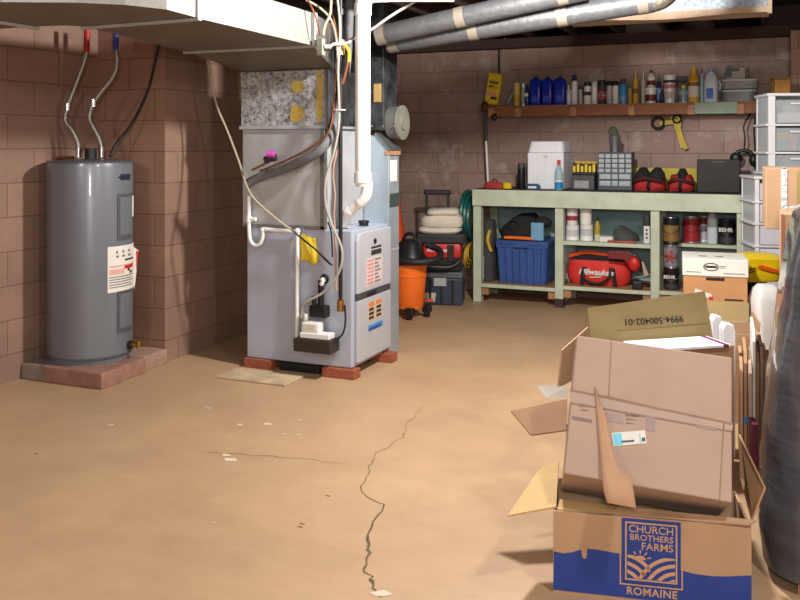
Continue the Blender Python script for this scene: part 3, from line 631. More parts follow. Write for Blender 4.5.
# ================= overhead round ducts and rectangular duct =================
def round_duct(name, label, p0, p1, r, bands):
    t = thing(name, label, 'duct', (p0+p1)/2); ax = (p1-p0).normalized()
    B().cyl(p0, p1, r, n=28).obj('pipe', FOILP, t, w=True, smooth=True)
    for k in bands:
        q = p0.lerp(p1, k); B().cyl(q-ax*.03, q+ax*.03, r*1.035, n=28).obj('tape_band', BAND, t, w=True, smooth=True)
    return t
p0, p1 = dep(377, 36, 5.62), dep(585, -10.5, 5.2)
round_duct('round_duct', 'round foil sleeved duct nearer the ceiling, ending at the white pipe', p0, p1, .064, (.025, .42, .9))
p0, p1 = dep(388, 43, 5.74), dep(653, 1.0, 5.2)
t = round_duct('round_duct', 'lower round foil sleeved duct with three tape bands and crinkled end', p0, p1, .068, (.025, .345, .68, .965))
ax = (p1-p0).normalized()
B().tube([p1-ax*.01, p1+ax*.05+Vector((0, 0, .01)), p1+ax*.10+Vector((0, 0, .05)), p1+ax*.12+Vector((0, 0, .12))], .068, 20, rad=[.068, .066, .060, .055]).obj('crinkled_end', M('crinkled foil', (128, 122, 112), .4, .6, .35, 40, .8), t, w=True, smooth=True)
wr = thing('wrapped_duct', 'speckled insulated rectangular duct with beige lower edge near the ceiling', 'duct', (-.8, 6.4, 2.26))
xl, xr = at(566, 20, 6.3).x, at(772, 10, 6.3).x
B().box(xl, 6.3, 2.300, xr-.03, 6.56, 2.398).obj('wrap', SPECK, wr, w=True)
def edge(u, v_):
    return Vector((xl-.03+(xr+.03-xl)*u, 6.288, 2.272+.045*v_+.009*sin(u*9)*(1-v_)))
B().grid(edge, 24, 2).obj('beige_edge', BEIGE, wr, w=True, solid=.012)
B().box(xl, 6.296, 2.284, xr-.02, 6.58, 2.299).obj('bottom_wrap', BEIGE, wr, w=True)
B().box(xr-.028, 6.29, 2.27, xr, 6.35, 2.398).obj('end_flap', BEIGE, wr, w=True)
for x in (-1.20, -.38): B().box(x, 6.585, 2.284, x+.03, 6.588, 2.56).obj('hanger_strap', STEEL2, wr, w=True)
YELH = M('harness yellow', (190, 166, 34), .6, 0, .12, 20)
# ================= workbench =================
YB0, YB1 = 7.5, 8.10
wb = thing('workbench', 'long worn pale green workbench against the block wall', 'workbench', (-1.36, 7.8, 0))
xl_, xr_ = at(473, 200, YB0).x, -.21
B().box(xl_, YB0, .975, xr_, YB1, 1.008).obj('worktop', WOODD, wb, w=True, bevel=.004)
B().box(xl_, YB0-.022, .86, xr_, YB0-.001, 1.004).obj('apron', BENCHP, wb, w=True, bevel=.003)
LEGX = [at(473, 200, YB0).x+.037, at(559, 250, YB0).x, at(655, 250, YB0).x, xr_-.05]
for i, x in enumerate(LEGX):
    B().box(x-.036, YB0, .075 if i == 1 else .0, x+.036, YB0+.08, .974).obj('leg', BENCHP, wb, w=True, bevel=.004)
    if i == 1: B().box(x-.036, YB0, 0, x+.036, YB0+.08, .074).obj('leg_foot', WOODD, wb, w=True)
    B().box(x-.036, YB1-.09, .0, x+.036, YB1-.02, .974).obj('leg', BENCHP, wb, w=True, bevel=.004)
B().box(xl_+.02, YB1-.018, .15, xr_, YB1, .974).obj('back_panel', TEAL, wb, w=True)
Z1, Z2, Z3, Z4 = .165, .19, .575, .20
def shelf(x0, x1, z): 
    s_ = B().box(x0+.037, YB0+.01, z-.024, x1-.037, YB1-.02, z).obj('shelf', WOODL if z < .3 else BENCHP, wb, w=True)
    B().box(x0+.037, YB0-.002, z-.03, x1-.037, YB0+.009, z+.001).obj('shelf_edge', BENCHP, s_, w=True)
    for xx in (x0+.04, x1-.10): B().box(xx, YB0+.02, z-.10, xx+.06, YB0+.07, z-.031).obj('shelf_block', WOODL, wb, w=True) if z < .3 else None
shelf(LEGX[0], LEGX[1], Z1); shelf(LEGX[1], LEGX[2], Z2); shelf(LEGX[1], LEGX[2], Z3); B().box(LEGX[2]+.037, 7.74, Z3-.03, LEGX[3]-.037, YB1-.02, Z3-.005).obj('shelf', BENCHP, wb, w=True); shelf(LEGX[2], LEGX[3], Z4)
ZB = 1.009
# ================= wall shelf =================
YS0, YS1, ZS = 7.90, 8.105, 1.765
ws = thing('wall_shelf', 'long brown wooden wall shelf above the workbench', 'shelf', (-1.3, 8.0, 1.65))
xs0, xs1 = at(488, 104, YS0).x, at(756, 104, YS0).x
B().box(xs0, YS0, ZS-.02, xs1, YS1, ZS).obj('board', WOODS, ws, w=True)
SB = [at(p, 110, YS0).x for p in (492, 519, 574, 632, 691, 741)]
segs = [xs0]+SB+[xs1]
for i in range(len(segs)-1):
    a_, b_ = segs[i]+(.03 if i else 0), segs[i+1]-.03 if i < len(segs)-2 else segs[i+1]
    B().box(a_, YS0-.02, ZS-.10, b_, YS0-.001, ZS-.003).obj('front_board', M('green primed board', (140, 156, 138), .7, 0, .15, 8) if i == 5 else WOODS, ws, w=True)
for x in SB: B().box(x-.028, YS0-.03, ZS-.105, x+.028, YS1, ZS-.021).obj('bracket_block', WOODL, ws, w=True, bevel=.003)

# ---------- containers
def vessel(name, label, cat, X, Y, z, r, h, style, body, cap, bands=(), ry=None, group=None, rotz=0.0, tilt=None, ex=None):
    ry = r if ry is None else ry
    t = thing(name, label, cat, (X, Y, z), rotz, group); ee = 2.0; n = 20
    if style == 'spray':
        P = [(0, .92, .92), (.01, 1, 1), (.74, 1, 1), (.77, .93, .93), (.80, .7, .7)]; C_ = [(.79, .72, .72), (.97, .70, .70), (1, .6, .6)]
    elif style == 'tall_cap':
        P = [(0, .94, .94), (.02, 1, 1), (.80, 1, 1)]; C_ = [(.80, 1.0, 1.0), (.98, .98, .98), (1, .85, .85)]
    elif style == 'can':
        P = [(0, 1, 1), (.02, 1.03, 1.03), (.04, 1, 1), (.95, 1, 1), (.97, 1.03, 1.03)]; C_ = [(.97, .96, .96), (1, .95, .95)]
    elif style == 'tub':
        P = [(0, .90, .90), (.86, 1, 1)]; C_ = [(.86, 1.05, 1.05), (.98, 1.05, 1.05), (1, .98, .98)]
    elif style == 'bottle':
        P = [(0, .93, .93), (.02, 1, 1), (.58, 1, 1), (.68, .85, .85), (.78, .45, .45), (.84, .36, .36)]; C_ = [(.84, .42, .42), (.99, .40, .40), (1, .3, .3)]
    elif style == 'slim':
        P = [(0, .93, .93), (.02, 1, 1), (.72, 1, 1), (.80, .6, .6), (.86, .4, .4)]; C_ = [(.86, .45, .45), (1, .3, .3)]
    elif style == 'jug':
        ee = 4.0; n = 28
        P = [(0, .92, .92), (.03, 1, 1), (.62, 1, 1), (.80, .82, .82, .0, 0), (.90, .38, .42), (.93, .34, .40)]; C_ = [(.93, .36, .42), (1, .34, .4)]
    elif style == 'block':
        ee = 5.0; n = 28
        P = [(0, .93, .93), (.03, 1, 1), (.80, 1, 1), (.88, .86, .86), (.93, .40, .5)]; C_ = [(.93, .34, .45), (1, .32, .42)]
    elif style == 'cart':   # caulk tube
        P = [(0, 1, 1), (.70, 1, 1), (.72, .9, .9), (.74, .3, .3)]; C_ = [(.74, .3, .3), (1, .10, .10)]
    if ex: ee = ex
    f_ = lambda PP: [(z_*h, a*r, b_*ry, *(q*r for q in rest)) for z_, a, b_, *rest in PP]
    bo = B().loft(f_(P), n, ee).obj('body', body, t, smooth=True)
    B().loft(f_(C_), n, min(ee, 2.4)).obj('lid' if style in ('can', 'tub') else 'cap', cap, t, smooth=True)
    for z0, z1, m_ in bands: B().loft([(z0*h, r*1.015, ry*1.015), (z1*h, r*1.015, ry*1.015)], n, ee).obj('paper_label', m_, bo, smooth=True)
    return t
GS = 'containers lined up on the wall shelf'
def onshelf(name, label, cat, px0, px1, pyt, style, body, cap, bands=(), Y=8.0, flat=1.0, dz=0.0, k=1.0, **kw):
    X, r, hh = spot(px0, px1, pyt, 104, Y)
    r = min(r*k, (YS1-Y)*.97/flat if flat else r)
    return vessel(name, label, cat, X, Y, ZS+.0005+dz, r, hh-dz, style, body, cap, bands, ry=r*flat, group=GS, **kw)
SILV = M('silver can', (170, 172, 172), .3, .8, .1)
WHC = M('white can', (214, 214, 214), .35, .1, .05)
DKL = M('dark label', (58, 52, 52), .6, 0, .15); BRL = M('brown label', (120, 84, 44), .6, 0, .15); PKL = M('raspberry label', (170, 66, 84), .6, 0, .1)
PALB = M('pale blue label', (120, 158, 214), .5, 0, .1); DBL = M('navy plastic', (26, 34, 74), .4, 0, .1)
# yellow carton leaning at the left end
x_, r_, h_ = spot(488, 504, 73, 104, 7.98)
t = thing('carton', 'yellow carton with dark print tilted at the end of the wall shelf', 'carton', (x_-.02, 7.98, ZS+.004), 0, GS)
mr = Matrix.Rotation(R(9), 3, 'Y') 
cc = Vector((0, 0, h_/2+.012))
B().cbox(cc, r_*1.7, .06, h_, mr).obj('box', YELLOW, t, bevel=.003)
for (dx, dz_, sx, sz, m_) in [(0, .06, .09, .03, M('olive print', (110, 100, 30), .7)), (0, .015, .10, .03, YELD), (-.01, -.05, .10, .04, M('peach print', (220, 150, 110), .7)), (.02, -.085, .06, .025, PRINTK), (-.02, .025, .05, .012, PRINTK)]:
    B().cbox(cc+mr @ Vector((dx, -.031, dz_)), sx, .002, sz, mr).obj('printing', m_, t)
x_, r_, h_ = spot(506, 511, 90, 104, 7.97)
t = thing('glue_tube', 'small grey tube leaning beside the yellow carton', 'tube', (x_-.02, 7.97, ZS+.012), 0, GS)
B().tube([(0, 0, 0), (.035, 0, .06), (.075, 0, .135)], .016, 12, rad=[.016, .016, .004]).obj('body', M('grey blue tube', (120, 132, 140), .4), t, smooth=True)
B().cyl((-.008, 0, -.012), (.004, 0, .008), .012).obj('cap', BLACK, t, smooth=True)
onshelf('metal_can', 'slim pale yellow can standing on the shelf before the blue jugs', 'can', 513.5, 520, 81, 'can', M('pale yellow can', (210, 182, 84), .45), SILV, [(.15, .5, YELD)])
onshelf('metal_can', 'slim silver ribbed can squeezed next to the pale yellow can', 'can', 521, 525.5, 82, 'can', SILV, WHC, [(.1, .85, M('grey green label', (150, 160, 150), .5))])
vb = onshelf('bottle', 'dark teal bottle with a round white sticker near the blue jugs', 'bottle', 524.5, 530, 83, 'slim', M('dark teal bottle', (22, 58, 92), .35), DBL)
q = at(526, 86, 7.97); B().cyl((0, -.028, .10), (0, -.031, .10), .018, n=18).obj('round_sticker', WHITE, vb, smooth=True)
for k, (a_, b_, w_) in enumerate([(530.5, 541.5, 'nearest the yellow carton'), (542.5, 553, 'in the middle of the three'), (554.5, 566, 'nearest the white spray can')]):
    j = onshelf('jug', 'deep blue rectangular jug, '+w_, 'jug', a_, b_, 75, 'block', BLUEJ, DBL, flat=.9)
    for c_ in j.children:
        if c_.name.startswith('body'):
            B().tube([(.02, -.052, .20), (.03, -.066, .17), (.03, -.066, .12), (.02, -.050, .09)], .008).obj('handle', BLUEJ, c_, smooth=True)
            B().box(-.03, -.0555, .03, .02, -.054, .09).obj('printed_label', M('lighter blue print', (40, 74, 190), .5), c_)
onshelf('bottle', 'short white bottle next to the last blue jug', 'bottle', 566.5, 571, 84, 'slim', WHC, OFFW)
onshelf('spray_can', 'tall white spray can with a navy nozzle cap', 'spray can', 571.5, 577.5, 74, 'spray', WHITE, DBL, k=1.05)
onshelf('metal_can', 'grey slim can between the tall white spray can and the two tone can', 'can', 578.5, 582.5, 85, 'tall_cap', GREYL, DGREY)
onshelf('spray_can', 'white and dark two tone spray can with black cap', 'spray can', 584, 591, 81, 'tall_cap', WHC, BLACK, [(.4, .56, DKL), (.0, .36, OFFW)])
onshelf('spray_can', 'plain white spray can beside the raspberry labelled can', 'spray can', 591.5, 597.5, 81, 'tall_cap', WHITE, WHC)
onshelf('spray_can', 'spray can with a raspberry pink label and dark cap', 'spray can', 598, 606, 80, 'tall_cap', DKL, BLACK, [(.2, .55, PKL), (.33, .42, WHC)])
onshelf('spray_can', 'pale grey spray can with black cap beside the raspberry label', 'spray can', 606.5, 612, 81, 'tall_cap', GREYL, BLACK, k=1)
onshelf('spray_can', 'off white spray can with black cap beside the bright blue can', 'spray can', 612.5, 618.5, 81, 'tall_cap', OFFW, BLACK)
onshelf('spray_can', 'bright blue spray can with a dark cap', 'spray can', 619.5, 627, 79, 'spray', CYAN, DGREY, [(.15, .3, LBLUE)])
onshelf('caulk_tube', 'short brown caulk tube next to the yellow caulk tube', 'tube', 628, 632, 82, 'cart', M('tan tube', (178, 140, 70), .5), GREEN)
onshelf('caulk_tube', 'mustard yellow caulk tube with pointed nozzle', 'tube', 632.8, 638.5, 70, 'cart', YELD, YELLOW, [(.3, .45, BRL)])
onshelf('caulk_tube', 'pale grey caulk tube standing upright near the stacked tubs', 'tube', 641, 645.5, 71, 'cart', M('pale grey tube', (170, 172, 160), .5), WHC)
onshelf('tub', 'low white tub with a dark red label carrying a small bottle', 'tub', 645.5, 656.5, 88, 'tub', WHC, WHITE, [(.15, .55, DRED)])
X, r, hh = spot(647.5, 655, 70, 87, 8.0)
d_ = depth(X, 8.0); zz = ZS+(104-88)*d_/F+.002
vessel('bottle', 'white bottle with a red and dark label standing on the low tub', 'bottle', X, 8.0, zz, r, hh, 'bottle', WHC, BLACK, [(.12, .4, DRED), (.4, .55, OFFW)], group=GS)
onshelf('glue_tube', 'dark blue slim tube standing beside the stacked tubs', 'tube', 657, 661, 74, 'cart', DBL, DBL, [(.1, .5, PALB)])
onshelf('bottle', 'small dark blue bottle in front of the white red printed tub', 'bottle', 659.5, 664, 92, 'slim', DBL, BLACK, Y=7.945)
onshelf('tub', 'tall white tub with dark lid band and red print', 'tub', 664, 675.5, 76, 'tub', WHC, WHITE, [(.72, .82, DKL), (.52, .66, M('salmon print', (196, 120, 110), .6)), (.15, .4, M('pale print', (196, 180, 176), .6))])
t = onshelf('spray_bottle', 'clear spray bottle with yellow collar and black trigger', 'spray bottle', 678.5, 688.5, 86, 'bottle', CLEARB, YELLOW, [(.08, .45, M('grey blue liquid', (110, 126, 134), .3))])
d_ = depth(t.location.x, 8.0); hb_ = 18*d_/F
B().box(-.012, -.012, hb_, .012, .012, hb_+.03).box(-.055, -.014, hb_+.03, .03, .014, hb_+.075).prism([(-.05, -.006, hb_+.03), (-.035, -.006, hb_+.03), (-.05, -.006, hb_-.01), (-.06, -.006, hb_-.008)], (0, .012, 0)).obj('trigger', BLACK, t, bevel=.006)
onshelf('jug', 'amber yellow jug with brown lower label next to the trigger bottle', 'jug', 688.5, 699, 68, 'bottle', M('amber jug', (206, 150, 22), .35), YELD, [(.05, .14, YELD), (.16, .46, M('cream label', (210, 200, 186), .5)), (.46, .56, BRL)], ex=3)
onshelf('bottle', 'slim clear bottle with a dark pink cap by the amber jug', 'bottle', 699.8, 704, 70, 'slim', CLEARB, M('dark pink cap', (120, 30, 60), .5))
j = onshelf('jug', 'pale translucent gallon jug with a blue label', 'jug', 704.5, 718, 71, 'jug', MILKY, M('blue jug cap', (90, 130, 180), .4), flat=.95)
b = B().box(-.03, -.0, .03, .022, .002, .105)
for c_ in list(j.children):
    if c_.name.startswith('body'):
        xx = max(v.co.y for v in c_.data.vertices)
        B().box(-.035, -xx-.002, .03, .02, -xx+.001, .12).obj('blue_label', M('cobalt label', (44, 96, 200), .5), c_)
        B().tube([(.055, 0, .19), (.075, 0, .15), (.066, 0, .10)], .01).obj('handle', MILKY, c_, smooth=True)
for (py0, py1, lab, m_, wpx) in [(92, 104, 'lower clear storage bin on the wall shelf', M('smoky clear bin', (120, 122, 120), .25, 0, .1, alpha=.75), (721, 757)), (81.5, 91.2, 'upper clear storage bin with green cloth inside on the wall shelf', M('clear bin', (176, 178, 176), .2, 0, .1, alpha=.55), (721, 759))]:
    a_, b_ = at(wpx[0], py0, 7.91), at(wpx[1], py0, 7.91); d_ = depth((a_.x+b_.x)/2, 7.91)
    z0_ = ZS+(104-py1)*d_/F+.001; hh = (py1-py0)*d_/F-.003
    t = thing('storage_bin', lab, 'bin', ((a_.x+b_.x)/2, 8.0, z0_), 0, 'clear bins stacked on the wall shelf'); w_ = (b_.x-a_.x)/2
    B().loft([(0, w_*.93, .085), (hh*.86, w_, .092)], 28, 6).obj('body', m_, t, smooth=True)
    B().loft([(hh*.86, w_*1.02, .094), (hh, w_*1.02, .094)], 28, 6).obj('lid', M('pale bin lid', (178, 178, 172), .4, 0, .1), t, smooth=True)
    if 'green' in lab: B().loft([(.005, w_*.3, .05, w_*.45, -.025), (hh*.4, w_*.42, .06, w_*.45, -.03), (hh*.8, w_*.3, .05, w_*.45, -.03)], 16, 2.5, jit=.01).obj('green_cloth', M('sea green cloth', (22, 110, 92), .8), t, smooth=True); 
    zt_b = z0_+hh
a_, b_ = at(726, 80, 7.95), at(745, 80, 7.95)
t = thing('small_box', 'black and cream small box lying on the clear bins', 'box', ((a_.x+b_.x)/2, 8.0, zt_b+.001), 0, GS)
B().box(-(b_.x-a_.x)/2, -.05, 0, (b_.x-a_.x)/2, .05, .10).obj('box', M('cream box', (168, 158, 144), .7, 0, .1), t, bevel=.004)
B().box(-(b_.x-a_.x)/2-.002, -.052, .02, -.03, -.048, .115).box(-.03, -.052, .07, .03, -.049, .10).obj('black_side', BLACK, t)
# ---------- things hanging on the back wall
def hook(parent, p): B().cyl((p[0], 8.109, p[2]), (p[0], 8.06, p[2]+.005), .004, n=8).obj('nail', CHROME, parent, w=True)
Yh = 8.06
t = thing('hanging_harness', 'yellow strap harness with black clips hung below the wall shelf', 'harness', at(675, 120, Yh))
def strap(pts, w_, mat, name, parent, th=.004):
    b = B(); P = [Vector(p) for p in pts]; up = []; 
    L0, L1 = [], []
    for i, p in enumerate(P):
        tg = (P[min(i+1, len(P)-1)]-P[max(i-1, 0)]).normalized(); n = tg.cross(Vector((0, 1, 0))).normalized()
        L0.append(p+n*w_/2); L1.append(p-n*w_/2)
    b.rings([L0, L1], caps=False, closed=False); return b.obj(name, mat, parent, w=True, solid=th)
strap([at(660, 123.5, Yh), at(668, 122.5, Yh), at(676, 121, Yh), at(678, 122, Yh)], .038, YELH, 'chest_strap', t)
strap([at(670, 117.5, Yh-.01), at(676, 116.5, Yh-.01), at(680, 119, Yh-.01), at(680, 126, Yh-.01), at(676, 128, Yh-.01)], .022, YELH, 'loop_strap', t)
strap([at(677, 122, Yh-.02), at(680, 133, Yh-.02), at(683, 142, Yh-.02), at(686, 149, Yh-.02)], .034, YELH, 'tail_strap', t)
strap([at(675, 122, Yh+.012), at(679, 135, Yh+.012), at(682.5, 148, Yh+.012)], .030, YELD, 'tail_strap', t)
q = at(658, 123, Yh); B().torus(q, .05, .012, 'Y', 18, 8).obj('black_clip', BLACK, t, w=True, smooth=True)
q = at(677, 119, Yh-.02); B().torus(q, .034, .009, 'Y', 18, 8).obj('black_buckle', BLACK, t, w=True, smooth=True); hook(t, at(677, 117, Yh))
t = thing('headset', 'black headset and cords hanging by the white drawer tower', 'headset', at(744, 158, 7.98))
Yh2 = 7.98
B().tube([at(734, 157, Yh2), at(738, 152, Yh2), at(745, 150.5, Yh2), at(751, 153, Yh2), at(753, 158, Yh2)], .016, 10).obj('headband', BLACK, t, w=True, smooth=True)
B().ball(at(736, 158, Yh2), .05, .03, .05).obj('ear_cup', BLACK, t, w=True, smooth=True)
B().ball(at(753.5, 160, Yh2), .035, .03, .055).obj('ear_cup', BLACK, t, w=True, smooth=True)
B().tube([at(744, 151, Yh2), at(745, 138, Yh2), at(744, 125, Yh2), at(752, 112, Yh2+.06)], .006).tube([at(753, 163, Yh2), at(755, 150, Yh2), at(754, 130, Yh2), at(756, 115, Yh2+.08)], .007).obj('cord', BLACK, t, w=True, smooth=True)
t = thing('long_pole', 'long pole with dark handle leaning on the wall at the shelf end', 'pole', at(487, 190, 7.92))
B().cyl(at(488.2, 186, 7.93), at(486, 140, 7.93), .011, n=12).obj('white_shaft', WHITE, t, w=True, smooth=True)
B().cyl(at(486, 141, 7.93), at(485.3, 112, 7.93), .016, n=12).obj('dark_grip', DGREY, t, w=True, smooth=True)
B().ball(at(484.8, 107, 7.92), .036, .03, .055).obj('red_brown_head', M('maroon head', (84, 26, 30), .5), t, w=True, smooth=True)
B().ball(at(494, 117, 7.88), .03, .02, .035).obj('black_hook', BLACK, t, w=True, smooth=True)
cable('ceiling_cable', 'dark cable hanging down the block wall behind the yellow carton', [at(499, 38, 8.085), at(499.2, 55, 8.085), at(499, 74, 8.085), at(499, 100, 8.09)], .009, BLACK)
cable('ceiling_cable', 'thin pale wire hanging by the dark cable over the yellow carton', [at(504.5, 38, 8.07), at(503.5, 52, 8.07), at(501, 72, 8.07), at(500.5, 78, 8.07)], .005, CABLE)

# ================= things on the worktop =================
def bench(px0, px1, pyt, pyb, Y): 
    X, r, hh = spot(px0, px1, pyt, pyb, Y); return X, r, hh
X, r, hh = bench(483, 512, 178, 188.5, 7.62)
t = thing('hand_tool', 'red tool with a yellow end lying on the worktop corner', 'tool', (X, 7.64, ZB))
B().loft([(0, r*.68, .04, -r*.3, 0), (.03, r*.7, .05, -r*.3, 0), (.055, r*.5, .035, -r*.32, 0), (.062, r*.3, .02, -r*.32, 0)], 20, 3, jit=.006).obj('red_body', M('faded red body', (176, 62, 66), .5, 0, .15), t, smooth=True)
B().loft([(.002, r*.30, .035, r*.68, 0), (.045, r*.3, .04, r*.68, 0), (.055, r*.2, .03, r*.68, 0)], 16, 4).obj('yellow_end', YELLOW, t, smooth=True)
B().torus((-r*.25, 0, .06), .022, .007, 'Y').obj('top_loop', DRED, t, smooth=True)
X, r, hh = bench(518, 525.5, 163, 188, 7.75)
vessel('flask', 'black cylindrical flask beside the white foam box', 'flask', X, 7.74, ZB, r, hh, 'tall_cap', BLACK, DGREY)
X, r, hh = bench(526, 541, 183, 189.5, 7.6)
t = thing('tape_roll', 'small blue and white roll lying before the white foam box', 'roll', (X, 7.585, ZB))
B().loft([(0, r*.95, .04), (.03, r, .045), (.05, r*.7, .03)], 18, 3).obj('blue_roll', M('dusty blue', (50, 84, 128), .5), t, smooth=True)
B().box(-r*.5, -.046, .012, r*.6, -.042, .03).obj('white_label', OFFW, t)
x0, x1 = at(527.5, 190, 7.66).x, at(563.5, 190, 7.66).x
d_ = depth((x0+x1)/2, 7.66); hb = (188-140)*d_/F
t = thing('foam_box', 'white foam box standing on the worktop', 'box', ((x0+x1)/2, 7.85, ZB))
w_ = (x1-x0)/2
B().box(-w_, -.19, 0, w_, .19, hb*.76).obj('box', FOAM, t, bevel=.008)
B().loft([(hb*.765, w_*1.02, .195), (hb*.80, w_*1.02, .195), (hb*.99, w_*.93, .16), (hb, w_*.9, .15)], 32, 8).obj('lid', FOAM, t, smooth=True)
B().box(w_*.02, -.192, .002, w_*.04, -.1895, hb*.68).box(-w_*.1, -.192, hb*.66, w_*.12, -.1895, hb*.70).obj('moulded_line', M('pale grey foam', (196, 198, 204), .7), t)
X, r, hh = bench(555, 563.5, 160, 190, 7.58)
vessel('bottle', 'clear bottle of blue liquid with red cap before the foam box', 'bottle', X, 7.565, ZB, r, hh, 'bottle', CLEARB, RED, [(.03, .26, M('blue liquid', (40, 130, 190), .2, 0, .05)), (.28, .33, OFFW)])
X, r, hh = bench(574, 594, 175.5, 190.5, 7.72)
t = thing('parts_case', 'dark case with pale tray beneath the yellow bit set', 'case', (X, 7.74, ZB))
w_ = at(594, 180, 7.66).x-X
B().box(-w_, -.08, 0, w_, .08, hh-.002).obj('case', DGREY, t, bevel=.006)
B().box(-w_*.75, -.084, .015, w_*.55, -.079, hh*.62).obj('pale_tray', M('pale grey tray', (150, 146, 146), .6, 0, .2, 30), t, bevel=.003)
zc_ = ZB+hh
X, r, hh = bench(573, 596, 161, 175, 7.72)
t = thing('bit_set', 'black and yellow bit set standing on the dark case', 'bit set', (X, 7.74, zc_))
B().box(-r, -.05, 0, r, .05, .02).box(-r, -.02, .02, r, .03, hh*.9).obj('holder', BLACK, t, bevel=.004)
for i in range(6):
    x = -r*.85+r*1.7*i/5
    B().box(x-.011, -.045, .022, x+.011, -.025, hh*(.62+.12*(i % 2))).obj('yellow_bit', YELLOW, t, bevel=.003)
for i in range(4): B().box(-r*.8+r*.45*i, -.024, hh*.8, -r*.8+r*.45*i+.05, -.019, hh*.95).obj('yellow_bit', YELD, t)
# organiser cabinet
x0, x1 = at(598, 190, 7.72).x, at(632, 190, 7.72).x
d_ = depth((x0+x1)/2, 7.72); hh = (190.5-152.5)*d_/F
t = thing('drawer_organizer', 'dark grey organizer cabinet of small clear drawers on the worktop', 'organizer', ((x0+x1)/2, 7.80, ZB))
w_ = (x1-x0)/2; B().box(-w_, -.08, 0, w_, .08, hh).obj('cabinet', M('slate grey plastic', (66, 72, 82), .5), t, bevel=.005)
DRW = M('clear drawer front', (168, 180, 184), .3, 0, .12, 20); 
def drawer(cx_, cz_, sx, sz):
    o = B().box(cx_-sx/2, -.088, cz_-sz/2, cx_+sx/2, -.079, cz_+sz/2).obj('drawer', DRW, t, bevel=.002)
    B().box(cx_-sx*.2, -.094, cz_-sz*.15, cx_+sx*.2, -.088, cz_+sz*.05).obj('pull', GREYL, o)
for r_ in range(4):
    for c_ in range(5): drawer(-w_*.8+w_*1.6*c_/4, hh*(.90-.128*r_), w_*.30, hh*.095)
for r_ in range(2):
    for cx_, sx in ((-w_*.58, w_*.66), (w_*.0, w_*.34), (w_*.58, w_*.66)): drawer(cx_, hh*(.36-.18*r_), sx, hh*.13)
zc_ = ZB+hh
X, r, hh = bench(608.5, 620.5, 136, 152.5, 7.78)
t = thing('metal_bucket', 'small metal bucket standing on the organizer cabinet', 'bucket', (X, 7.79, zc_+.001))
B().loft([(0, r*.74, r*.74), (hh*.95, r, r), (hh, r*1.05, r*1.05), (hh, r*.9, r*.9), (hh*.2, r*.7, r*.7)], 24).obj('pail', M('zinc', (126, 128, 134), .4, .7, .15), t, smooth=True)
B().loft([(hh*.7, r*.75, r*.75), (hh+.02, r*.6, r*.6), (hh+.07, r*.25, r*.2, -r*.5, 0), (hh+.085, r*.1, r*.1, -r*.5, 0)], 14, jit=.012).obj('green_content', M('mossy green', (66, 88, 62), .8, 0, .3, 20), t, smooth=True)
B().torus((-r*.3, 0, hh+.04), .035, .006, 'Y', 16, 6).obj('wire_ring', BLACK, t, smooth=True)
# yellow board behind bags
x0, x1 = at(634, 180, 8.05).x, at(697, 180, 8.05).x
d_ = depth((x0+x1)/2, 8.05)
t = tag(B().box(x0, 8.04, ZB, x1, 8.07, 1.4-(168-HZ)/F*d_).obj('yellow_board', M('dull yellow board', (190, 170, 40), .55, 0, .1), None, bevel=.004), 'long yellow board standing behind the red and black bags', 'board')
def toolbag(px0, px1, pyt, pyb, Y, lab):
    X, r, hh = bench(px0, px1, pyt, pyb, Y); t = thing('tool_bag', lab, 'bag', (X, Y, ZB), 0, 'red tool bags on the worktop')
    B().loft([(0, r*.95, .09), (.03, r*1.0, .11), (hh*.5, r*.95, .10), (hh*.72, r*.8, .07)], 24, 3, jit=.02, seed=px0, fs=9).obj('red_body', REDF, t, smooth=True)
    for s_ in ((-.45, .45) if px1-px0 > 28 else (.1,)):
        B().loft([(hh*.45, r*.44, .10, r*s_, -.015), (hh*.72, r*.46, .085, r*s_, -.015), (hh*.98, r*.22, .04, r*s_, 0), (hh, r*.12, .02, r*s_, 0)], 16, 3, jit=.015, seed=s_*9, fs=9).obj('black_flap', BLACKF, t, smooth=True)
    B().tube([(-r*.02, -.085, hh*.7), (r*.03, -.112, hh*.42), (-r*.02, -.118, hh*.2), (r*.02, -.108, .01)], .014).obj('strap', BLACK, t, smooth=True); B().tube([(-r*.9, -.085, hh*.40), (-r*.55, -.118, hh*.50), (-r*.1, -.122, hh*.55), (r*.4, -.12, hh*.47), (r*.88, -.085, hh*.36)], .016).obj('piping', M('dark maroon piping', (70, 18, 20), .7), t, smooth=True)
toolbag(634.5, 666, 170, 193, 7.80, 'wider red and black tool bag next to the organizer cabinet')
toolbag(669.5, 693.5, 171, 193.5, 7.80, 'narrower red and black tool bag next to the black case')
x0, x1 = at(697, 190, 7.68).x, at(740, 190, 7.68).x; d_ = depth((x0+x1)/2, 7.68)
t = thing('tool_case', 'plain black upright case at the end of the worktop', 'case', ((x0+x1)/2, 7.74, ZB)); hh = (196-163)*d_/F; w_ = (x1-x0)/2
B().box(-w_, -.06, 0, w_, .06, hh).obj('case', M('charcoal case', (34, 30, 28), .65, 0, .2, 30), t, bevel=.006)
B().box(-.05, -.064, hh*.9, .05, -.059, hh*.96).obj('latch', BLACK, t); B().box(-w_*.98, -.0615, hh*.5, w_*.98, -.0605, hh*.51).obj('seam', BLACK, t)

# ================= under the worktop =================
def under(px0, px1, pyt, pyb, Y): return spot(px0, px1, pyt, pyb, Y)
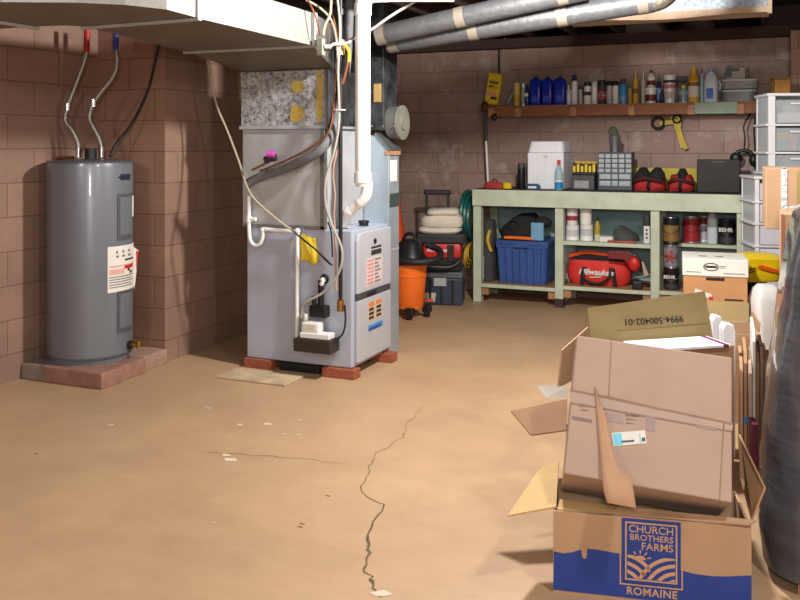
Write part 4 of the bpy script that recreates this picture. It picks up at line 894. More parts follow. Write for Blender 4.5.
# blue tote
x0, x1 = at(495.5, 260, 7.58).x, at(548, 260, 7.58).x; d_ = depth((x0+x1)/2, 7.58); hh = (282-238)*d_/F; w_ = (x1-x0)/2
zt_ = Z1+.003
t = thing('storage_tote', 'large blue plastic tote under the worktop', 'tote', ((x0+x1)/2, 7.80, zt_))
b = B()
def rect_ring(z, hx, hy, nr=7, dep_=.012):
    pts = []; 
    for i in range(nr*4):
        u = -1+2*i/(nr*4); k = dep_ if (i % 4) in (0, 3) else 0
        pts.append(Vector((u*hx, -hy+k, z)))
    pts += [Vector((hx, -hy, z)), Vector((hx, hy, z)), Vector((-hx, hy, z))]
    return pts
b.rings([rect_ring(0, w_*.90, .19), rect_ring(hh*.80, w_*.97, .21), rect_ring(hh*.82, w_*.98, .212, dep_=0), rect_ring(hh*.97, w_*.99, .215, dep_=0)]); b.obj('body', NAVY, t)
B().loft([(hh*.90, w_*1.03, .228), (hh*.985, w_*1.04, .232), (hh*.985, w_*.97, .21), (hh*.88, w_*.96, .2)], 36, 10, caps=False).obj('rim', NAVY, t, smooth=True)
B().box(-w_*.3, -.236, hh*.83, w_*.3, -.214, hh*.90).obj('handle', NAVY, t, bevel=.006)
ztp = zt_+hh
t = thing('soft_bag', 'black soft bag heaped on the blue tote', 'bag', ((x0+x1)/2-.07, 7.78, ztp+.003))
B().loft([(0, w_*.75, .15, 0, 0), (.06, w_*.78, .16), (.14, w_*.62, .14, .04, 0), (.20, w_*.40, .1, .06, 0), (.225, w_*.2, .06, .08, 0)], 24, 2.6, jit=.025, seed=3, fs=6).obj('body', BLACKF, t, smooth=True)
B().torus((-.02, -.15, .12), .05, .008, 'Y', 18, 6).obj('handle', BLACK, t, smooth=True)
B().ball((w_*.98, -.08, .155), .085, .05, .05).obj('round_pouch', BLACKF, t, smooth=True)
t = tag(B().box(x1-.155, 7.575, ztp+.0015, x1-.04, 7.612, ztp+.16).obj('plastic_box', LBLUE, None, bevel=.01), 'light blue box standing on the rim of the blue tote', 'box')
t = tag(B().tube([(x0+.08, 7.59, ztp+.017), (x0+.18, 7.585, ztp+.019), (x0+.34, 7.588, ztp+.016)], .015, 10).obj('orange_strap', ORANGE, None, smooth=True), 'orange rolled strap along the front rim of the blue tote', 'strap')
# dark upright bag with yellow
X, r, hh = under(483, 495, 219, 279, 7.68)
t = thing('folded_chair_bag', 'dark grey upright bag with a yellow strip beside the blue tote', 'bag', (X, 7.72, Z1+.003))
B().loft([(0, r, .10), (hh*.5, r*1.02, .10), (hh*.85, r*.9, .09), (hh, r*.6, .06)], 20, 4, jit=.012, seed=8).obj('body', M('charcoal fabric', (62, 62, 62), .9, 0, .2, 30, .3), t, smooth=True)
B().tube([(r*.5, -.105, hh*.85), (r*.2, -.115, hh*.68), (r*.75, -.105, hh*.5)], .016).obj('yellow_strip', YELD, t, smooth=True)
B().box(-r*.9, -.107, .02, -r*.5, -.10, hh*.42).obj('pale_panel', GREYL, t)
# small containers on the middle shelf
GM = 'containers on the middle bench shelf'
def onmid(name, lab, cat, px0, px1, pyt, pyb, style, body, cap, bands=(), Y=7.62, z=None, **kw):
    X, r, hh = under(px0, px1, pyt, pyb, Y); return vessel(name, lab, cat, X, Y, Z3+.0015 if z is None else z, r, hh, style, body, cap, bands, group=GM, **kw), hh
_, h1 = onmid('tub', 'lower white tub on the bench shelf, nearest the bench leg', 'tub', 566, 579, 226, 241, 'can', WHITE, WHC, [(.25, .7, M('greyish print', (190, 190, 196), .6))])
onmid('bottle', 'white bottle with a red letter print on the lower tub', 'bottle', 566.5, 578, 207.5, 225.5, 'tub', WHC, WHITE, [(.25, .5, M('dark red print', (150, 40, 44), .6))], z=Z3+.003+h1)
_, h2 = onmid('tub', 'lower white tub beside the yellow bottle', 'tub', 580.5, 593, 226, 242, 'can', WHITE, WHC, [(.3, .75, M('greyish print', (190, 190, 196), .6))])
onmid('tub', 'rounded white tub on top beside the yellow bottle', 'tub', 580, 592, 209, 225.5, 'tub', OFFW, WHITE, z=Z3+.003+h2)
onmid('bottle', 'yellow bottle with dark cap on the bench shelf', 'bottle', 594.5, 600.5, 217, 241, 'bottle', M('olive yellow bottle', (168, 148, 30), .4), BLACK, [(.0, .28, M('pale lower label', (196, 190, 170), .6))])
X, r, hh = under(600.5, 622, 231, 243, 7.60)
tag(B().box(X-r, 7.56, Z3+.0015, X+r*.2, 7.66, Z3+.045).obj('small_box', OFFW, None, bevel=.003), 'small white box beside the yellow bottle on the bench shelf', 'box', GM)
tag(B().box(X-r*.2, 7.515, Z3+.0015, X+r*2.3, 7.555, Z3+.02).obj('flat_box', M('red and cream strip box', (170, 80, 66), .6, 0, .3, 8), None, bevel=.003), 'flat red and cream strip lying at the edge of the bench shelf', 'box', GM)
X, r, hh = under(612, 638, 223, 240, 7.72)
tag(B().loft([(0, r, .10), (.04, r*1.0, .10), (.09, r*.6, .07, -.03, 0), (.125, r*.25, .04, -.04, 0)], 22, 2.2, c=(X, 7.74, Z3+.0015), jit=.02, seed=5, fs=8).obj('cloth_heap', M('dark grey rag', (74, 76, 72), .9, 0, .25, 20, .3), None, smooth=True), 'dark grey rag heap on the bench shelf', 'rag')
X, r, hh = under(644, 650, 215, 243, 7.6)
t = thing('glue_bottle', 'slim white bottle with black upper part by the bench leg', 'bottle', (X, 7.6, Z3+.0015), 0, GM)
B().box(-r, -.02, 0, r, .02, hh*.62).obj('body', WHC, t, bevel=.004); B().box(-r, -.022, hh*.62, r, .022, hh).obj('black_top', BLACK, t, bevel=.008)
for k in range(3): B().cyl((0, -.0205, hh*(.2+.14*k)), (0, -.0225, hh*(.2+.14*k)), .009, n=12).obj('dot', PRINTK, t)
# red bag on the lower shelf
x0, x1 = at(567.5, 275, 7.74).x, at(632, 275, 7.74).x; w_ = (x1-x0)/2; d_ = depth((x0+x1)/2, 7.74); hh = (287-256)*d_/F
t = thing('duffel_bag', 'long red tool duffel with black top on the lower bench shelf', 'bag', ((x0+x1)/2, 7.75, Z2+.003))
B().loft([(0, w_*.86, .12), (.05, w_*.98, .14), (hh*.5, w_*1.0, .145), (hh*.78, w_*.92, .12)], 36, 3.2, jit=.012, seed=2, fs=5).obj('red_body', M('bright red canvas', (214, 48, 40), .7, 0, .1, 16, .15), t, smooth=True)
B().loft([(hh*.76, w_*.92, .115), (hh*.9, w_*.82, .10), (hh*.98, w_*.6, .06)], 30, 3, jit=.012, seed=4, fs=5).obj('black_top', BLACKF, t, smooth=True)
B().tube([(-w_*.9, -.06, hh*.86), (-w_*.4, -.09, hh*1.02), (w_*.1, -.09, hh*1.0), (w_*.6, -.07, hh*.98)], .018).obj('orange_trim', M('orange red trim', (224, 84, 36), .7), t, smooth=True)
B().tube([(-w_*.42, -.142, hh*.55), (-w_*.38, -.16, hh*.25), (-w_*.2, -.165, .03), (0, -.168, .018), (w_*.2, -.165, .03), (w_*.4, -.155, hh*.3), (w_*.42, -.14, hh*.6)], .013).obj('carry_strap', BLACK, t, smooth=True)
for s_ in (-.52, .50): B().par((w_*s_, -.152, hh*.02), (w_*.14, 0, 0), (0, .01, 0), (w_*.08*(1 if s_ < 0 else -1), .004, hh*.55)).obj('black_patch', BLACKF, t, bevel=.003)
text('Milwaukee', .068, WHITE, t, (-w_*.02, -.152, hh*.42), (pi/2, 0, 0), shear=.35, sx=1.0, bold=.002)
B().par((-w_*.22, -.153, hh*.24), (w_*.36, 0, .01), (0, .002, 0), (.01, 0, .008)).obj('logo_underline', WHITE, t)
t = thing('circular_saw', 'red circular saw lying on the duffel end under the worktop', 'saw', (at(632, 270, 7.6).x, 7.62, Z2+.001))
X = t.location.x
q = lambda px, py, Y=7.53: at(px, py, Y-.02 if Y > 7.535 else Y)
B().prism([q(607.5, 251), q(628, 251), q(634, 255), q(640, 266), q(637, 272), q(631, 268), q(624, 260), q(608, 259)], (0, .045, 0)).obj('motor_body', DRED, t, w=True, bevel=.006)
B().ball(q(634, 264, 7.55), .05, .026, .06).obj('red_guard', RED, t, w=True, smooth=True)
B().tube([q(630, 255, 7.56), q(636, 256, 7.56), q(641, 263, 7.56), q(641, 272, 7.56)], .014).obj('handle', BLACK, t, w=True, smooth=True)
B().par(q(634, 278, 7.56), q(650, 275, 7.56)-q(634, 278, 7.56), (0, .05, 0), (0, 0, .006)).obj('base_plate', CHROME, t, w=True)
B().prism([q(641, 262), q(644, 262), q(649, 275), q(644, 277)], (0, .05, 0)).obj('blade_cover', CHROME, t, w=True, bevel=.003)
B().box(X+.01, 7.535, Z2+.002, X+.09, 7.58, Z2+.07).obj('battery', BLACK, t, w=True, bevel=.01)
# paint cans in the end bay
GP = 'paint cans in the end bay of the workbench'
def paint(lab, px0, px1, pyt, pyb, Y, z, body, band, txt=None, handle=True):
    X, r, hh = under(px0, px1, pyt, pyb, Y); r *= .94; t = thing('paint_can', lab, 'paint can', (X, Y, z), 0, GP)
    B().loft([(0, r, r), (.006, r*1.03, r*1.03), (.012, r, r), (hh-.014, r, r), (hh-.008, r*1.03, r*1.03), (hh, r*1.02, r*1.02)], 26).obj('can', body, t, smooth=True)
    B().loft([(hh, r*.92, r*.92), (hh+.004, r*.9, r*.9)], 26).obj('lid', SILV, t, smooth=True)
    for z0, z1, m_ in band: B().loft([(z0*hh, r*1.012, r*1.012), (z1*hh, r*1.012, r*1.012)], 26).obj('paper_label', m_, t, smooth=True)
    B().tube([(-r*1.05, 0, hh*.8), (-r*.9, -r*.75, hh*.55), (0, -r*1.1, hh*.42), (r*.9, -r*.75, hh*.55), (r*1.05, 0, hh*.8)], .003, 6).obj('bail_handle', CHROME, t, smooth=True) if handle else None
    if txt:
        text(txt, hh*.22, OFFW, t, (-.01, -r*1.03, hh*.58), (pi/2, 0, 0), bold=.001)
    return t, hh
KCAN = M('black can', (26, 24, 34), .4, .1, .1)
_, a1 = paint('bottom black paint can with white lettering, under two other cans', 663.5, 679.5, 271, 292.5, 7.64, Z4+.001, KCAN, [(.05, .25, DKL)], 'BEHR')
_, a2 = paint('grey paint can with a red star label, middle of the three can stack', 663.5, 678.5, 248, 270, 7.64, Z4+.006+a1, SILV, [(.05, .9, M('pale can label', (128, 124, 130), .5, 0, .2, 14))])
mid_can = _
for k in range(5):
    a_ = 2*pi*k/5+.3; r0 = [c_ for c_ in mid_can.children][0]
    B().par((.0, -.078, a2*.5), (.05*cos(a_), 0, .05*sin(a_)), (0, .004, 0), (.014*sin(a_), 0, -.014*cos(a_))).obj('red_star', M('brick red label', (176, 48, 38), .6), mid_can) if k < 5 else None
paint('gold and black paint can, topmost of the three can stack', 663, 679.5, 220, 246.5, 7.64, Z4+.012+a1+a2, KCAN, [(.12, .72, M('gold label', (128, 98, 44), .5, 0, .3, 16))])
zr = Z3-.005+.0015
paint('paint can with a broad red label behind the white lidded box', 683, 700, 221, 248, 7.84, zr, SILV, [(.05, .9, M('deep red label', (150, 26, 34), .5, 0, .15))])
paint('pale grey paint can with red top edge beside the red labelled can', 698, 709, 222, 248, 7.94, zr, WHC, [(.7, .95, DRED), (.1, .6, M('lilac grey label', (176, 172, 184), .5))])
X, r, hh = under(707.5, 717.5, 214, 249, 7.84)
vessel('jug', 'white plastic jug with grip beside the end black paint can', 'jug', X, 7.84, zr, r, hh, 'jug', MILKY, WHITE, group=GP)
paint('black paint can with white lettering at the end of the bench shelf', 719, 735.5, 226, 251, 7.85, zr, KCAN, [(.05, .3, DKL)], 'BEHR')
# ================= tool pile left of the bench =================
def cam3(x, d, z): X, Y = camxy(x, d); return Vector((X, Y, z))
# orange wet vacuum
p = cam3(.079, 7.18, 0); vr = .135
t = thing('wet_vacuum', 'orange bucket wet vacuum with black head and hose beside the furnace', 'vacuum cleaner', (p.x, p.y, 0))
B().loft([(.075, vr*.80, vr*.80), (.085, vr*.84, vr*.84), (.33, vr, vr), (.335, vr*1.04, vr*1.04), (.355, vr*1.04, vr*1.04), (.36, vr*1.0, vr), (.435, vr*1.05, vr*1.05)], 32).obj('bucket', ORANGE, t, smooth=True)
hd = B().loft([(.436, vr*1.08, vr*1.08), (.47, vr*1.08, vr*1.08), (.52, vr*.85, vr*.85), (.60, vr*.7, vr*.6), (.63, vr*.4, vr*.4)], 28, 2.4).obj('motor_head', BLACK, t, smooth=True)
B().tube([(-.06, 0, .62), (-.03, 0, .67), (.03, 0, .67), (.06, 0, .62)], .014).obj('carry_handle', BLACK, hd, smooth=True)
B().tube([(-.12, -.10, .50), (.02, -.16, .475), (.16, -.13, .47), (.26, -.02, .49), (.22, .10, .54), (.10, .12, .58)], .028, 14).obj('hose', M('black ribbed hose', (30, 32, 36), .5, 0, .3, 60, .6), t, smooth=True)
for a in (.3, 1.9, 3.5, 5.1):
    c_ = Vector((vr*1.05*cos(a), vr*1.05*sin(a), .045))
    b = B().box(c_.x-.035, c_.y-.03, .04, c_.x+.035, c_.y+.03, .095); o = b.obj('caster_bracket', BLACK, t, bevel=.008)
    B().cyl((c_.x-.018, c_.y, .032), (c_.x+.018, c_.y, .032), .032, n=16).obj('caster_wheel', BLACK, o, smooth=True)
p = cam3(-.03, 7.95, 0)
t = thing('safety_cone', 'orange cone standing behind the orange wet vacuum', 'cone', (p.x, p.y, 0))
B().loft([(.02, .14, .14), (.05, .13, .13), (.5, .085, .085), (.88, .028, .028)], 24).obj('cone', M('red orange cone', (226, 74, 24), .5, 0, .06), t, smooth=True)
B().box(-.15, -.15, 0, .15, .15, .02).obj('base', BLACK, t, bevel=.01)
rz = TH-R(8)
p = cam3(.345, 7.68, 0)
t = thing('tool_chest', 'dark blue and black parts chest on the floor under the red fronted vacuum', 'tool chest', (p.x, p.y, 0), rz)
B().box(-.20, .0, .0, .20, .30, .235).obj('body', M('dark slate plastic', (44, 54, 72), .45, 0, .15), t, bevel=.012)
B().box(-.205, -.006, .236, .205, .305, .292).obj('lid', M('smoky lid', (84, 88, 92), .35, 0, .5, 40), t, bevel=.01)
for i in range(4):
    B().box(-.19+i*.098, -.012, .02, -.19+i*.098+.02, -.001, .225).obj('rib', BLACK, t, bevel=.003)
B().box(-.05, -.016, .17, .06, -.007, .24).obj('latch', GREYL, t, bevel=.004)
B().loft([(.03, .07, .004), (.11, .08, .004)], 16, 4, c=(-.11, -.006, 0)).obj('pale_label', M('pale label', (190, 180, 172), .6), t); B().box(-.17, -.0125, .03, -.055, -.0108, .06).obj('orange_print', M('orange print', (214, 90, 40), .6), t)
t = thing('tool_vacuum', 'black box vacuum with a red front panel, on top of the dark parts chest', 'vacuum cleaner', (p.x, p.y, .2935), rz)
B().box(-.14, -.02, .0, .18, .27, .20).obj('body', BLACK, t, bevel=.02)
B().box(-.20, -.025, .245, .22, .28, .33).obj('lid', M('black lid', (34, 36, 40), .5), t, bevel=.015)
rp = B().loft([(.13, .155, .02), (.15, .165, .025), (.23, .165, .025), (.245, .155, .02)], 24, 6, c=(.025, -.015, 0)).obj('red_panel', RED, t, smooth=True)
text('Milwaukee', .042, WHITE, rp, (-.02, -.0415, .192), (pi/2, 0, 0), shear=.35, bold=.001)
B().box(.07, -.05, .10, .13, -.02, .24).obj('latch', BLACK, t, bevel=.006)
B().tube([(-.2, -.05, .06), (-.05, -.07, .05), (.1, -.05, .05), (.18, -.03, .1)], .022, 12).obj('hose', BLACK, t, smooth=True)
pt = Vector((p.x, p.y, .2935+.33))
t = thing('folded_cloth', 'folded cream cloth pile lying on the black vacuum lid', 'cloth', pt+Vector((0, 0, .002)), rz)
for k, (z0, w0, h0) in enumerate([(.0, .185, .055), (.056, .18, .10), (.157, .14, .06)]):
    B().loft([(z0, w0*.95, .12), (z0+h0*.3, w0*1.02, .135), (z0+h0*.75, w0, .13), (z0+h0, w0*.85, .11)], 28, 3.5, c=(.0+.012*k, .12, 0), jit=.016, seed=k*3.1, fs=5).obj('fold', CLOTH, t, smooth=True)
q = cam3(.345, 8.15, 0)
t = thing('rolling_tool_box', 'black rolling tool box with raised trolley handle behind the cream cloth', 'tool box', (q.x, q.y, 0), rz)
B().box(-.2, -.12, .05, .2, .12, .58).obj('body', M('black tool box', (28, 30, 34), .5), t, bevel=.015)
for s_ in (-1, 1):
    B().box(s_*.10-.012, -.015, .58, s_*.10+.012, .015, .95).obj('handle_post', BLACK, t, bevel=.004)
    B().cyl((s_*.2-.02, .08, .055), (s_*.2+.02, .08, .055), .055, n=20).obj('wheel', BLACK, t, smooth=True)
B().box(-.125, -.02, .94, .125, .02, .985).obj('grip', BLACK, t, bevel=.012)
# coil of hose on the bench end
t = thing('garden_hose', 'dark teal hose coil hanging at the end of the workbench', 'hose', (-2.60, 7.74, .76))
for k in range(3): B().torus((-.02+.028*k-.01, 0, -.02*k), .21-.012*k, .022, 'X', 32, 8).obj('hose_loop', TEALH, t, smooth=True)
t = thing('extension_cord', 'yellow cord hanging below the dark teal hose coil', 'cord', (-2.60, 7.66, .38))
for k in range(3): B().torus((.0+.014*k, -.02, .02*k), .10-.01*k, .008, 'X', 24, 6).obj('cord_loop', YELD, t, smooth=True)

# ================= drawer towers =================
def tower(name, lab, x, d, z0, w, dp, levels, post, frame, front, rz, solidfront):
    p = cam3(x, d, z0); t = thing(name, lab, 'drawer tower', p, rz)
    zt = levels[0][1]+.03-z0
    for xx in (0, w-post):
        B().box(xx, 0, 0, xx+post, .03, zt).obj('post', frame, t, bevel=.004)
    for xx in (0, w-post): B().box(xx, dp-.03, 0, xx+post, dp, zt).obj('post', frame, t, bevel=.004)
    B().box(-.012, -.012, zt, w+.012, dp+.01, zt+.022).obj('top', frame, t, bevel=.006)
    B().box(.004, .03, .001, .010, dp-.03, zt).obj('side_panel', MILKY, t); B().box(0, dp-.008, 0, w, dp, zt).obj('back_panel', MILKY, t)
    for (za, zb) in levels:
        za -= z0; zb -= z0
        B().box(-.02, -.008, za-.022, w+.01, dp, za-.006).obj('tray_edge', frame, t, bevel=.003)
        dr = B().box(post+.004, -.006, za, w-post-.004, .0, zb).box(post+.006, 0, za, post+.010, dp-.04, zb-.02).box(w-post-.010, 0, za, w-post-.006, dp-.04, zb-.02).obj('drawer', front, t)
        B().box(w*.36, -.022, zb-.035, w*.64, -.006, zb-.02).obj('drawer_pull', frame, dr, bevel=.004)
    return t
TWF = M('tower white plastic', (234, 236, 240), .4, 0, .04)
rz = TH-R(7)
tl = tower('drawer_tower', 'lower white drawer tower with plain opaque fronts beside the workbench', 2.645, 6.55, 0, .46, .40, [(.99, 1.115), (.827, .96), (.66, .80), (.50, .63), (.33, .47), (.16, .30)], .03, TWF, M('opaque pale drawer', (224, 226, 238), .45, 0, .04), rz, True)
tu = tower('drawer_tower', 'upper white drawer tower with clear see through fronts', 2.765, 6.60, 1.169, .42, .34, [(1.565, 1.737), (1.355, 1.527), (1.20, 1.325)], .05, TWF, CLEAR, rz, False)
def inside(name, lab, x, y, z, sx, sy, sz, mat, cat, soft=False):
    p = WM[tu] @ Vector((x, y, 0)); t = Vector((p.x, p.y, z))
    b = B().loft([(0, sx*.5, sy*.5), (sz*.5, sx*.52, sy*.52), (sz, sx*.35, sy*.35)], 20, 3, jit=.012 if soft else 0, seed=x*9) if soft else B().box(-sx/2, -sy/2, 0, sx/2, sy/2, sz)
    o = b.obj(name, mat, None, smooth=soft, bevel=0 if soft else .004); o.location = t; o.rotation_euler = (0, 0, rz); WM[o] = Matrix.Translation(t)
    tag(o, lab, cat, 'things inside the clear drawers'); return o
inside('cloth_bundle', 'grey white bundle in the top clear drawer', .20, .165, 1.567, .22, .18, .13, M('grey white bundle', (190, 194, 200), .8, 0, .15, 14), 'bundle', True)
inside('white_tray', 'low white tray at the front of the top clear drawer', .21, .02, 1.567, .28, .02, .075, WHITE, 'tray')
inside('yellow_box', 'yellow box lying on the packages in the middle clear drawer', .118, .10, 1.447, .08, .10, .05, YELD, 'box')
inside('teal_box', 'teal package in the middle clear drawer, under the yellow box', .118, .10, 1.357, .09, .12, .088, M('teal package', (90, 150, 160), .6), 'package')
inside('pink_bottle', 'pale pink package in the middle clear drawer', .197, .09, 1.357, .05, .08, .12, M('pale pink pack', (206, 150, 150), .6), 'package')
inside('blue_pack', 'sky blue package in the middle clear drawer', .290, .10, 1.357, .11, .12, .14, M('sky blue pack', (86, 164, 200), .6), 'package')
inside('grey_bag', 'grey blue soft bag in the bottom clear drawer', .20, .13, 1.202, .24, .18, .09, M('grey blue bag', (120, 132, 152), .7, 0, .2, 10), 'bag', True)
p = WM[tu] @ Vector((.13, .17, 0)); zt_ = 1.737+.03+.023
t = thing('wooden_box', 'small amber wooden box on top of the clear drawer tower', 'box', (p.x, p.y, zt_), rz)
B().box(-.05, -.06, 0, .06, .06, .11).obj('box', M('amber wood', (140, 96, 36), .5, 0, .2, 8), t, bevel=.004); B().box(-.055, -.064, .11, .065, .064, .125).obj('lid', M('dark amber wood', (110, 74, 30), .5, 0, .2, 8), t, bevel=.003)

# ================= cartons =================
def carton(name, lab, x, d, z0, w, dp, h, rz, mat, inner=None, flaps=(), group=None, t_=.007, closed=False, cat='box'):
    """front lower corner given by camera right offset and depth; local x along the front, y into depth"""
    p = cam3(x, d, z0); t = thing(name, lab, cat, p, rz, group)
    if closed:
        B().box(0, 0, 0, w, dp, h).obj('box', mat, t, bevel=.004)
    else:
        b = B().box(0, 0, 0, w, dp, t_).box(0, 0, t_, w, t_, h).box(0, dp-t_, t_, w, dp, h).box(0, t_, t_, t_, dp-t_, h).box(w-t_, t_, t_, w, dp-t_, h); b.obj('box', mat, t)
    for side, ang, ln, tap, m_ in flaps:
        a = R(ang); up = Vector((0, 0, 1))
        o_, e_, out = {'L': (Vector((0, 0, h)), Vector((0, dp, 0)), Vector((-1, 0, 0))), 'R': (Vector((w, 0, h)), Vector((0, dp, 0)), Vector((1, 0, 0))),
                       'F': (Vector((0, 0, h)), Vector((w, 0, 0)), Vector((0, -1, 0))), 'K': (Vector((0, dp, h)), Vector((w, 0, 0)), Vector((0, 1, 0)))}[side]
        dv = out*sin(a)+up*cos(a); nn = e_.normalized().cross(dv).normalized()*.006
        en = e_.normalized(); o_ = o_+en*.008+dv*.002
        poly = [o_, o_+e_-en*.016, o_+e_-en*(.016+tap)+dv*ln, o_+en*tap+dv*ln]
        B().prism(poly, nn).obj('flap', m_ or mat, t)
    return t
rzb = TH-R(12)
# ---- printed produce carton in front
W_, D_, H_ = .585, .285, .254
rb = carton('produce_carton', 'open brown and blue produce carton with printed farm logo, nearest the camera', .48, 2.756, 0, W_, D_, H_, rzb, CARD, )
panel('flap', [dep(556.5, 508, 2.77), dep(559, 462, 3.02), dep(540, 470, 3.00), dep(508, 517, 2.73)], CARD_LIT, rb)
panel('flap', [dep(751, 520, 2.66), dep(740, 478, 2.93), dep(738, 434, 2.96), dep(764, 488, 2.66)], CARDD, rb)
panel('flap', [dep(557, 509, 2.775), dep(560, 499, 2.83), dep(625, 507, 2.80), dep(622, 513, 2.755)], CARD_LIT, rb)
panel('flap', [dep(612, 514, 2.745), dep(618, 506, 2.77), dep(756, 520, 2.64), dep(749, 525, 2.63)], CARD, rb)
wave = [(.0, .008), (.002, .128), (.03, .124), (.06, .131), (.095, .146), (.13, .146), (.2, .140), (.205, .14), (.375, .108), (.42, .100), (.47, .098), (.52, .102), (.585, .112), (.585, .004)]
fy = -.0006
B().prism([(x, fy, z) for x, z in wave], (0, -.0006, 0)).obj('blue_wave_print', BLUE, rb)
B().prism([(.084, fy-.0007, .15), (.104, fy-.0007, .15), (.102, fy-.0007, .118), (.096, fy-.0007, .113), (.089, fy-.0007, .118)], (0, -.0004, 0)).obj('bare_notch', CARD, rb)
lx0, lx1, lz0, lz1 = .208, .382, .053, .252
lg = B().box(lx0, fy-.0016, lz0, lx1, fy-.0008, lz1).obj('logo_panel', M('logo blue print', (34, 58, 132), .7, 0, .05), rb)
TANP = M('bare print tan', (196, 152, 112), .82, 0, .05)
fr = B(); b0 = .010; b1 = .0145
for (xa, za, xb, zb_) in [(lx0+b0, lz0+b0, lx1-b0, lz0+b1), (lx0+b0, lz1-b1, lx1-b0, lz1-b0), (lx0+b0, lz0+b1, lx0+b1, lz1-b1), (lx1-b1, lz0+b1, lx1-b0, lz1-b1), (lx0-.006, lz0-.006, lx1+.006, lz0-.002), (lx1+.002, lz0-.002, lx1+.006, lz0+.06), (lx0-.006, lz0-.002, lx0-.002, lz0+.09)]:
    fr.box(xa, fy-.0022, za, xb, fy-.0016, zb_)
fr.obj('logo_border', TANP, lg)
cxl = (lx0+lx1)/2; ly = fy-.0018
text('CHURCH', .032, TANP, lg, (cxl, ly, .2205), bold=.0002); text('BROTHERS', .026, TANP, lg, (cxl+.001, ly, .195), bold=.0002, spacing=1.03); text('FARMS', .032, TANP, lg, (cxl+.018, ly, .169), bold=.0002)
# sun and furrows
sx_, sz_ = lx0+.055, .128
b = B(); b.prism([(sx_+.017*cos(pi*k/10), ly, sz_+.013*sin(pi*k/10)) for k in range(11)], (0, -.0006, 0))
for k in range(5):
    a = pi*(k+.5)/5; b.prism([(sx_+.021*cos(a)-.0016*sin(a), ly, sz_+.018*sin(a)+.0016*cos(a)), (sx_+.021*cos(a)+.0016*sin(a), ly, sz_+.018*sin(a)-.0016*cos(a)), (sx_+.033*cos(a)+.0022*sin(a), ly, sz_+.029*sin(a)-.0022*cos(a)), (sx_+.033*cos(a)-.0022*sin(a), ly, sz_+.029*sin(a)+.0022*cos(a))], (0, -.0006, 0))
b.obj('logo_sun', TANP, lg)
def arcband(cx_, cz_, r0, r1, a0, a1, clip):
    pts0, pts1 = [], []
    for k in range(15):
        a = R(a0+(a1-a0)*k/14)
        for lst, r_ in ((pts0, r0), (pts1, r1)):
            x = cx_+r_*cos(a); z = cz_+r_*sin(a); lst.append((min(max(x, clip[0]), clip[1]), ly, min(max(z, clip[2]), clip[3])))
    b = B(); n = 15
    b.rings([[Vector(p) for p in pts0], [Vector(p) for p in pts1]], caps=False, closed=False); return b
clip = (lx0+.0165, lx1-.0165, lz0+.0165, .140)
fur = []
for k in range(4):
    r1 = .125-.025*k; fur.append(arcband(lx1-.01, lz0-.032+.002*k, r1-.011, r1, 80, 178, clip))
for k in range(3):
    r1 = .112-.024*k; fur.append(arcband(lx0+.0, lz0-.02, r1-.011, r1, 35, 92, (clip[0], lx0+.085-.011*k, clip[2], .14)))
for b in fur: b.obj('logo_furrow', TANP, lg, solid=.0005)
text('ROMAINE', .033, TANP, rb, (cxl+.002, fy-.0012, .0285), bold=.0006, spacing=1.06)
# dark bag filling the carton and the crumpled plastic
t = thing('plastic_lining', 'crumpled dark plastic filling the open produce carton', 'plastic bag', rb.matrix_world.translation if False else WM[rb] @ Vector((W_/2, D_/2, .009)), rzb)
B().loft([(0, W_*.46, D_*.44), (.10, W_*.47, D_*.45), (.15, W_*.46, D_*.43), (.18, W_*.38, D_*.33)], 40, 6, jit=.008, fs=16).obj('bag', M('dark crumpled film', (52, 48, 44), .3, 0, .4, 20, .6), t, smooth=True)
# ---- big carton resting tilted in it
def c3(px, py, d): return dep(px, py, d)
BL, BR, TL, TR = c3(562, 470, 2.72), c3(729, 505, 2.62), c3(579, 338, 2.95), c3(735, 355, 2.85)
e1 = ((BR-BL)+(TR-TL)).normalized(); e2 = (TL-BL)+(TR-BR); e2 = (e2-e1*e2.dot(e1)).normalized(); e3 = -e1.cross(e2)      # e3 into the box
if e3.y < 0: e3 = -e3
bw = ((BR-BL).length+(TR-TL).length)/2; bh = ((TL-BL).length+(TR-BR).length)/2; bt = .235
cen = (BL+BR+TL+TR)/4
t = thing('large_carton', 'large closed pinkish carton leaning in the open produce carton, with torn flap', 'box', cen-e2*bh/2+e3*bt*.5)
def fp(u, v, o=0.0): return cen+e1*(u-.5)*bw+e2*(v-.5)*bh-e3*o
def uv(px, py):       # picture point -> front face coordinates
    k = (dep(px, py, 1)-Vector((0, 0, CH))); o = Vector((0, 0, CH)); s_ = (cen-o).dot(e3)/k.dot(e3); q = o+k*s_-cen
    return q.dot(e1)/bw+.5, q.dot(e2)/bh+.5
B().par(fp(0, 0), e1*bw, e2*bh, e3*bt).obj('box', CARDP, t, w=True, bevel=.005)
def patch(name, pts, mat, off=.0012, th=.0006, parent=t):
    return B().prism([fp(*uv(*p), off) for p in pts], -e3*th).obj(name, mat, parent, w=True)
DKC = M('cardboard crease', (150, 118, 96), .85, 0, .1)
patch('seam_line', [(570, 389), (612, 397), (655, 407), (733, 423), (733, 425), (655, 409.5), (612, 399.5), (570, 391)], DKC)
patch('seam_line', [(570, 402.5), (732, 431.5), (732, 432.5), (570, 403.7)], DKC)
patch('seam_line', [(611, 340), (612, 340), (609, 397), (608, 397)], DKC); patch('seam_line', [(723, 424), (724.2, 424), (720, 500), (718.8, 500)], DKC)
patch('clear_tape', [(570, 391.5), (733, 425.5), (732, 431), (570, 402)], M('tape sheen', (170, 145, 128), .55, 0, .05))
lb = patch('shipping_label', [(611.5, 433), (645, 430.5), (646.5, 443.5), (613.5, 446.5)], OFFW, .002)
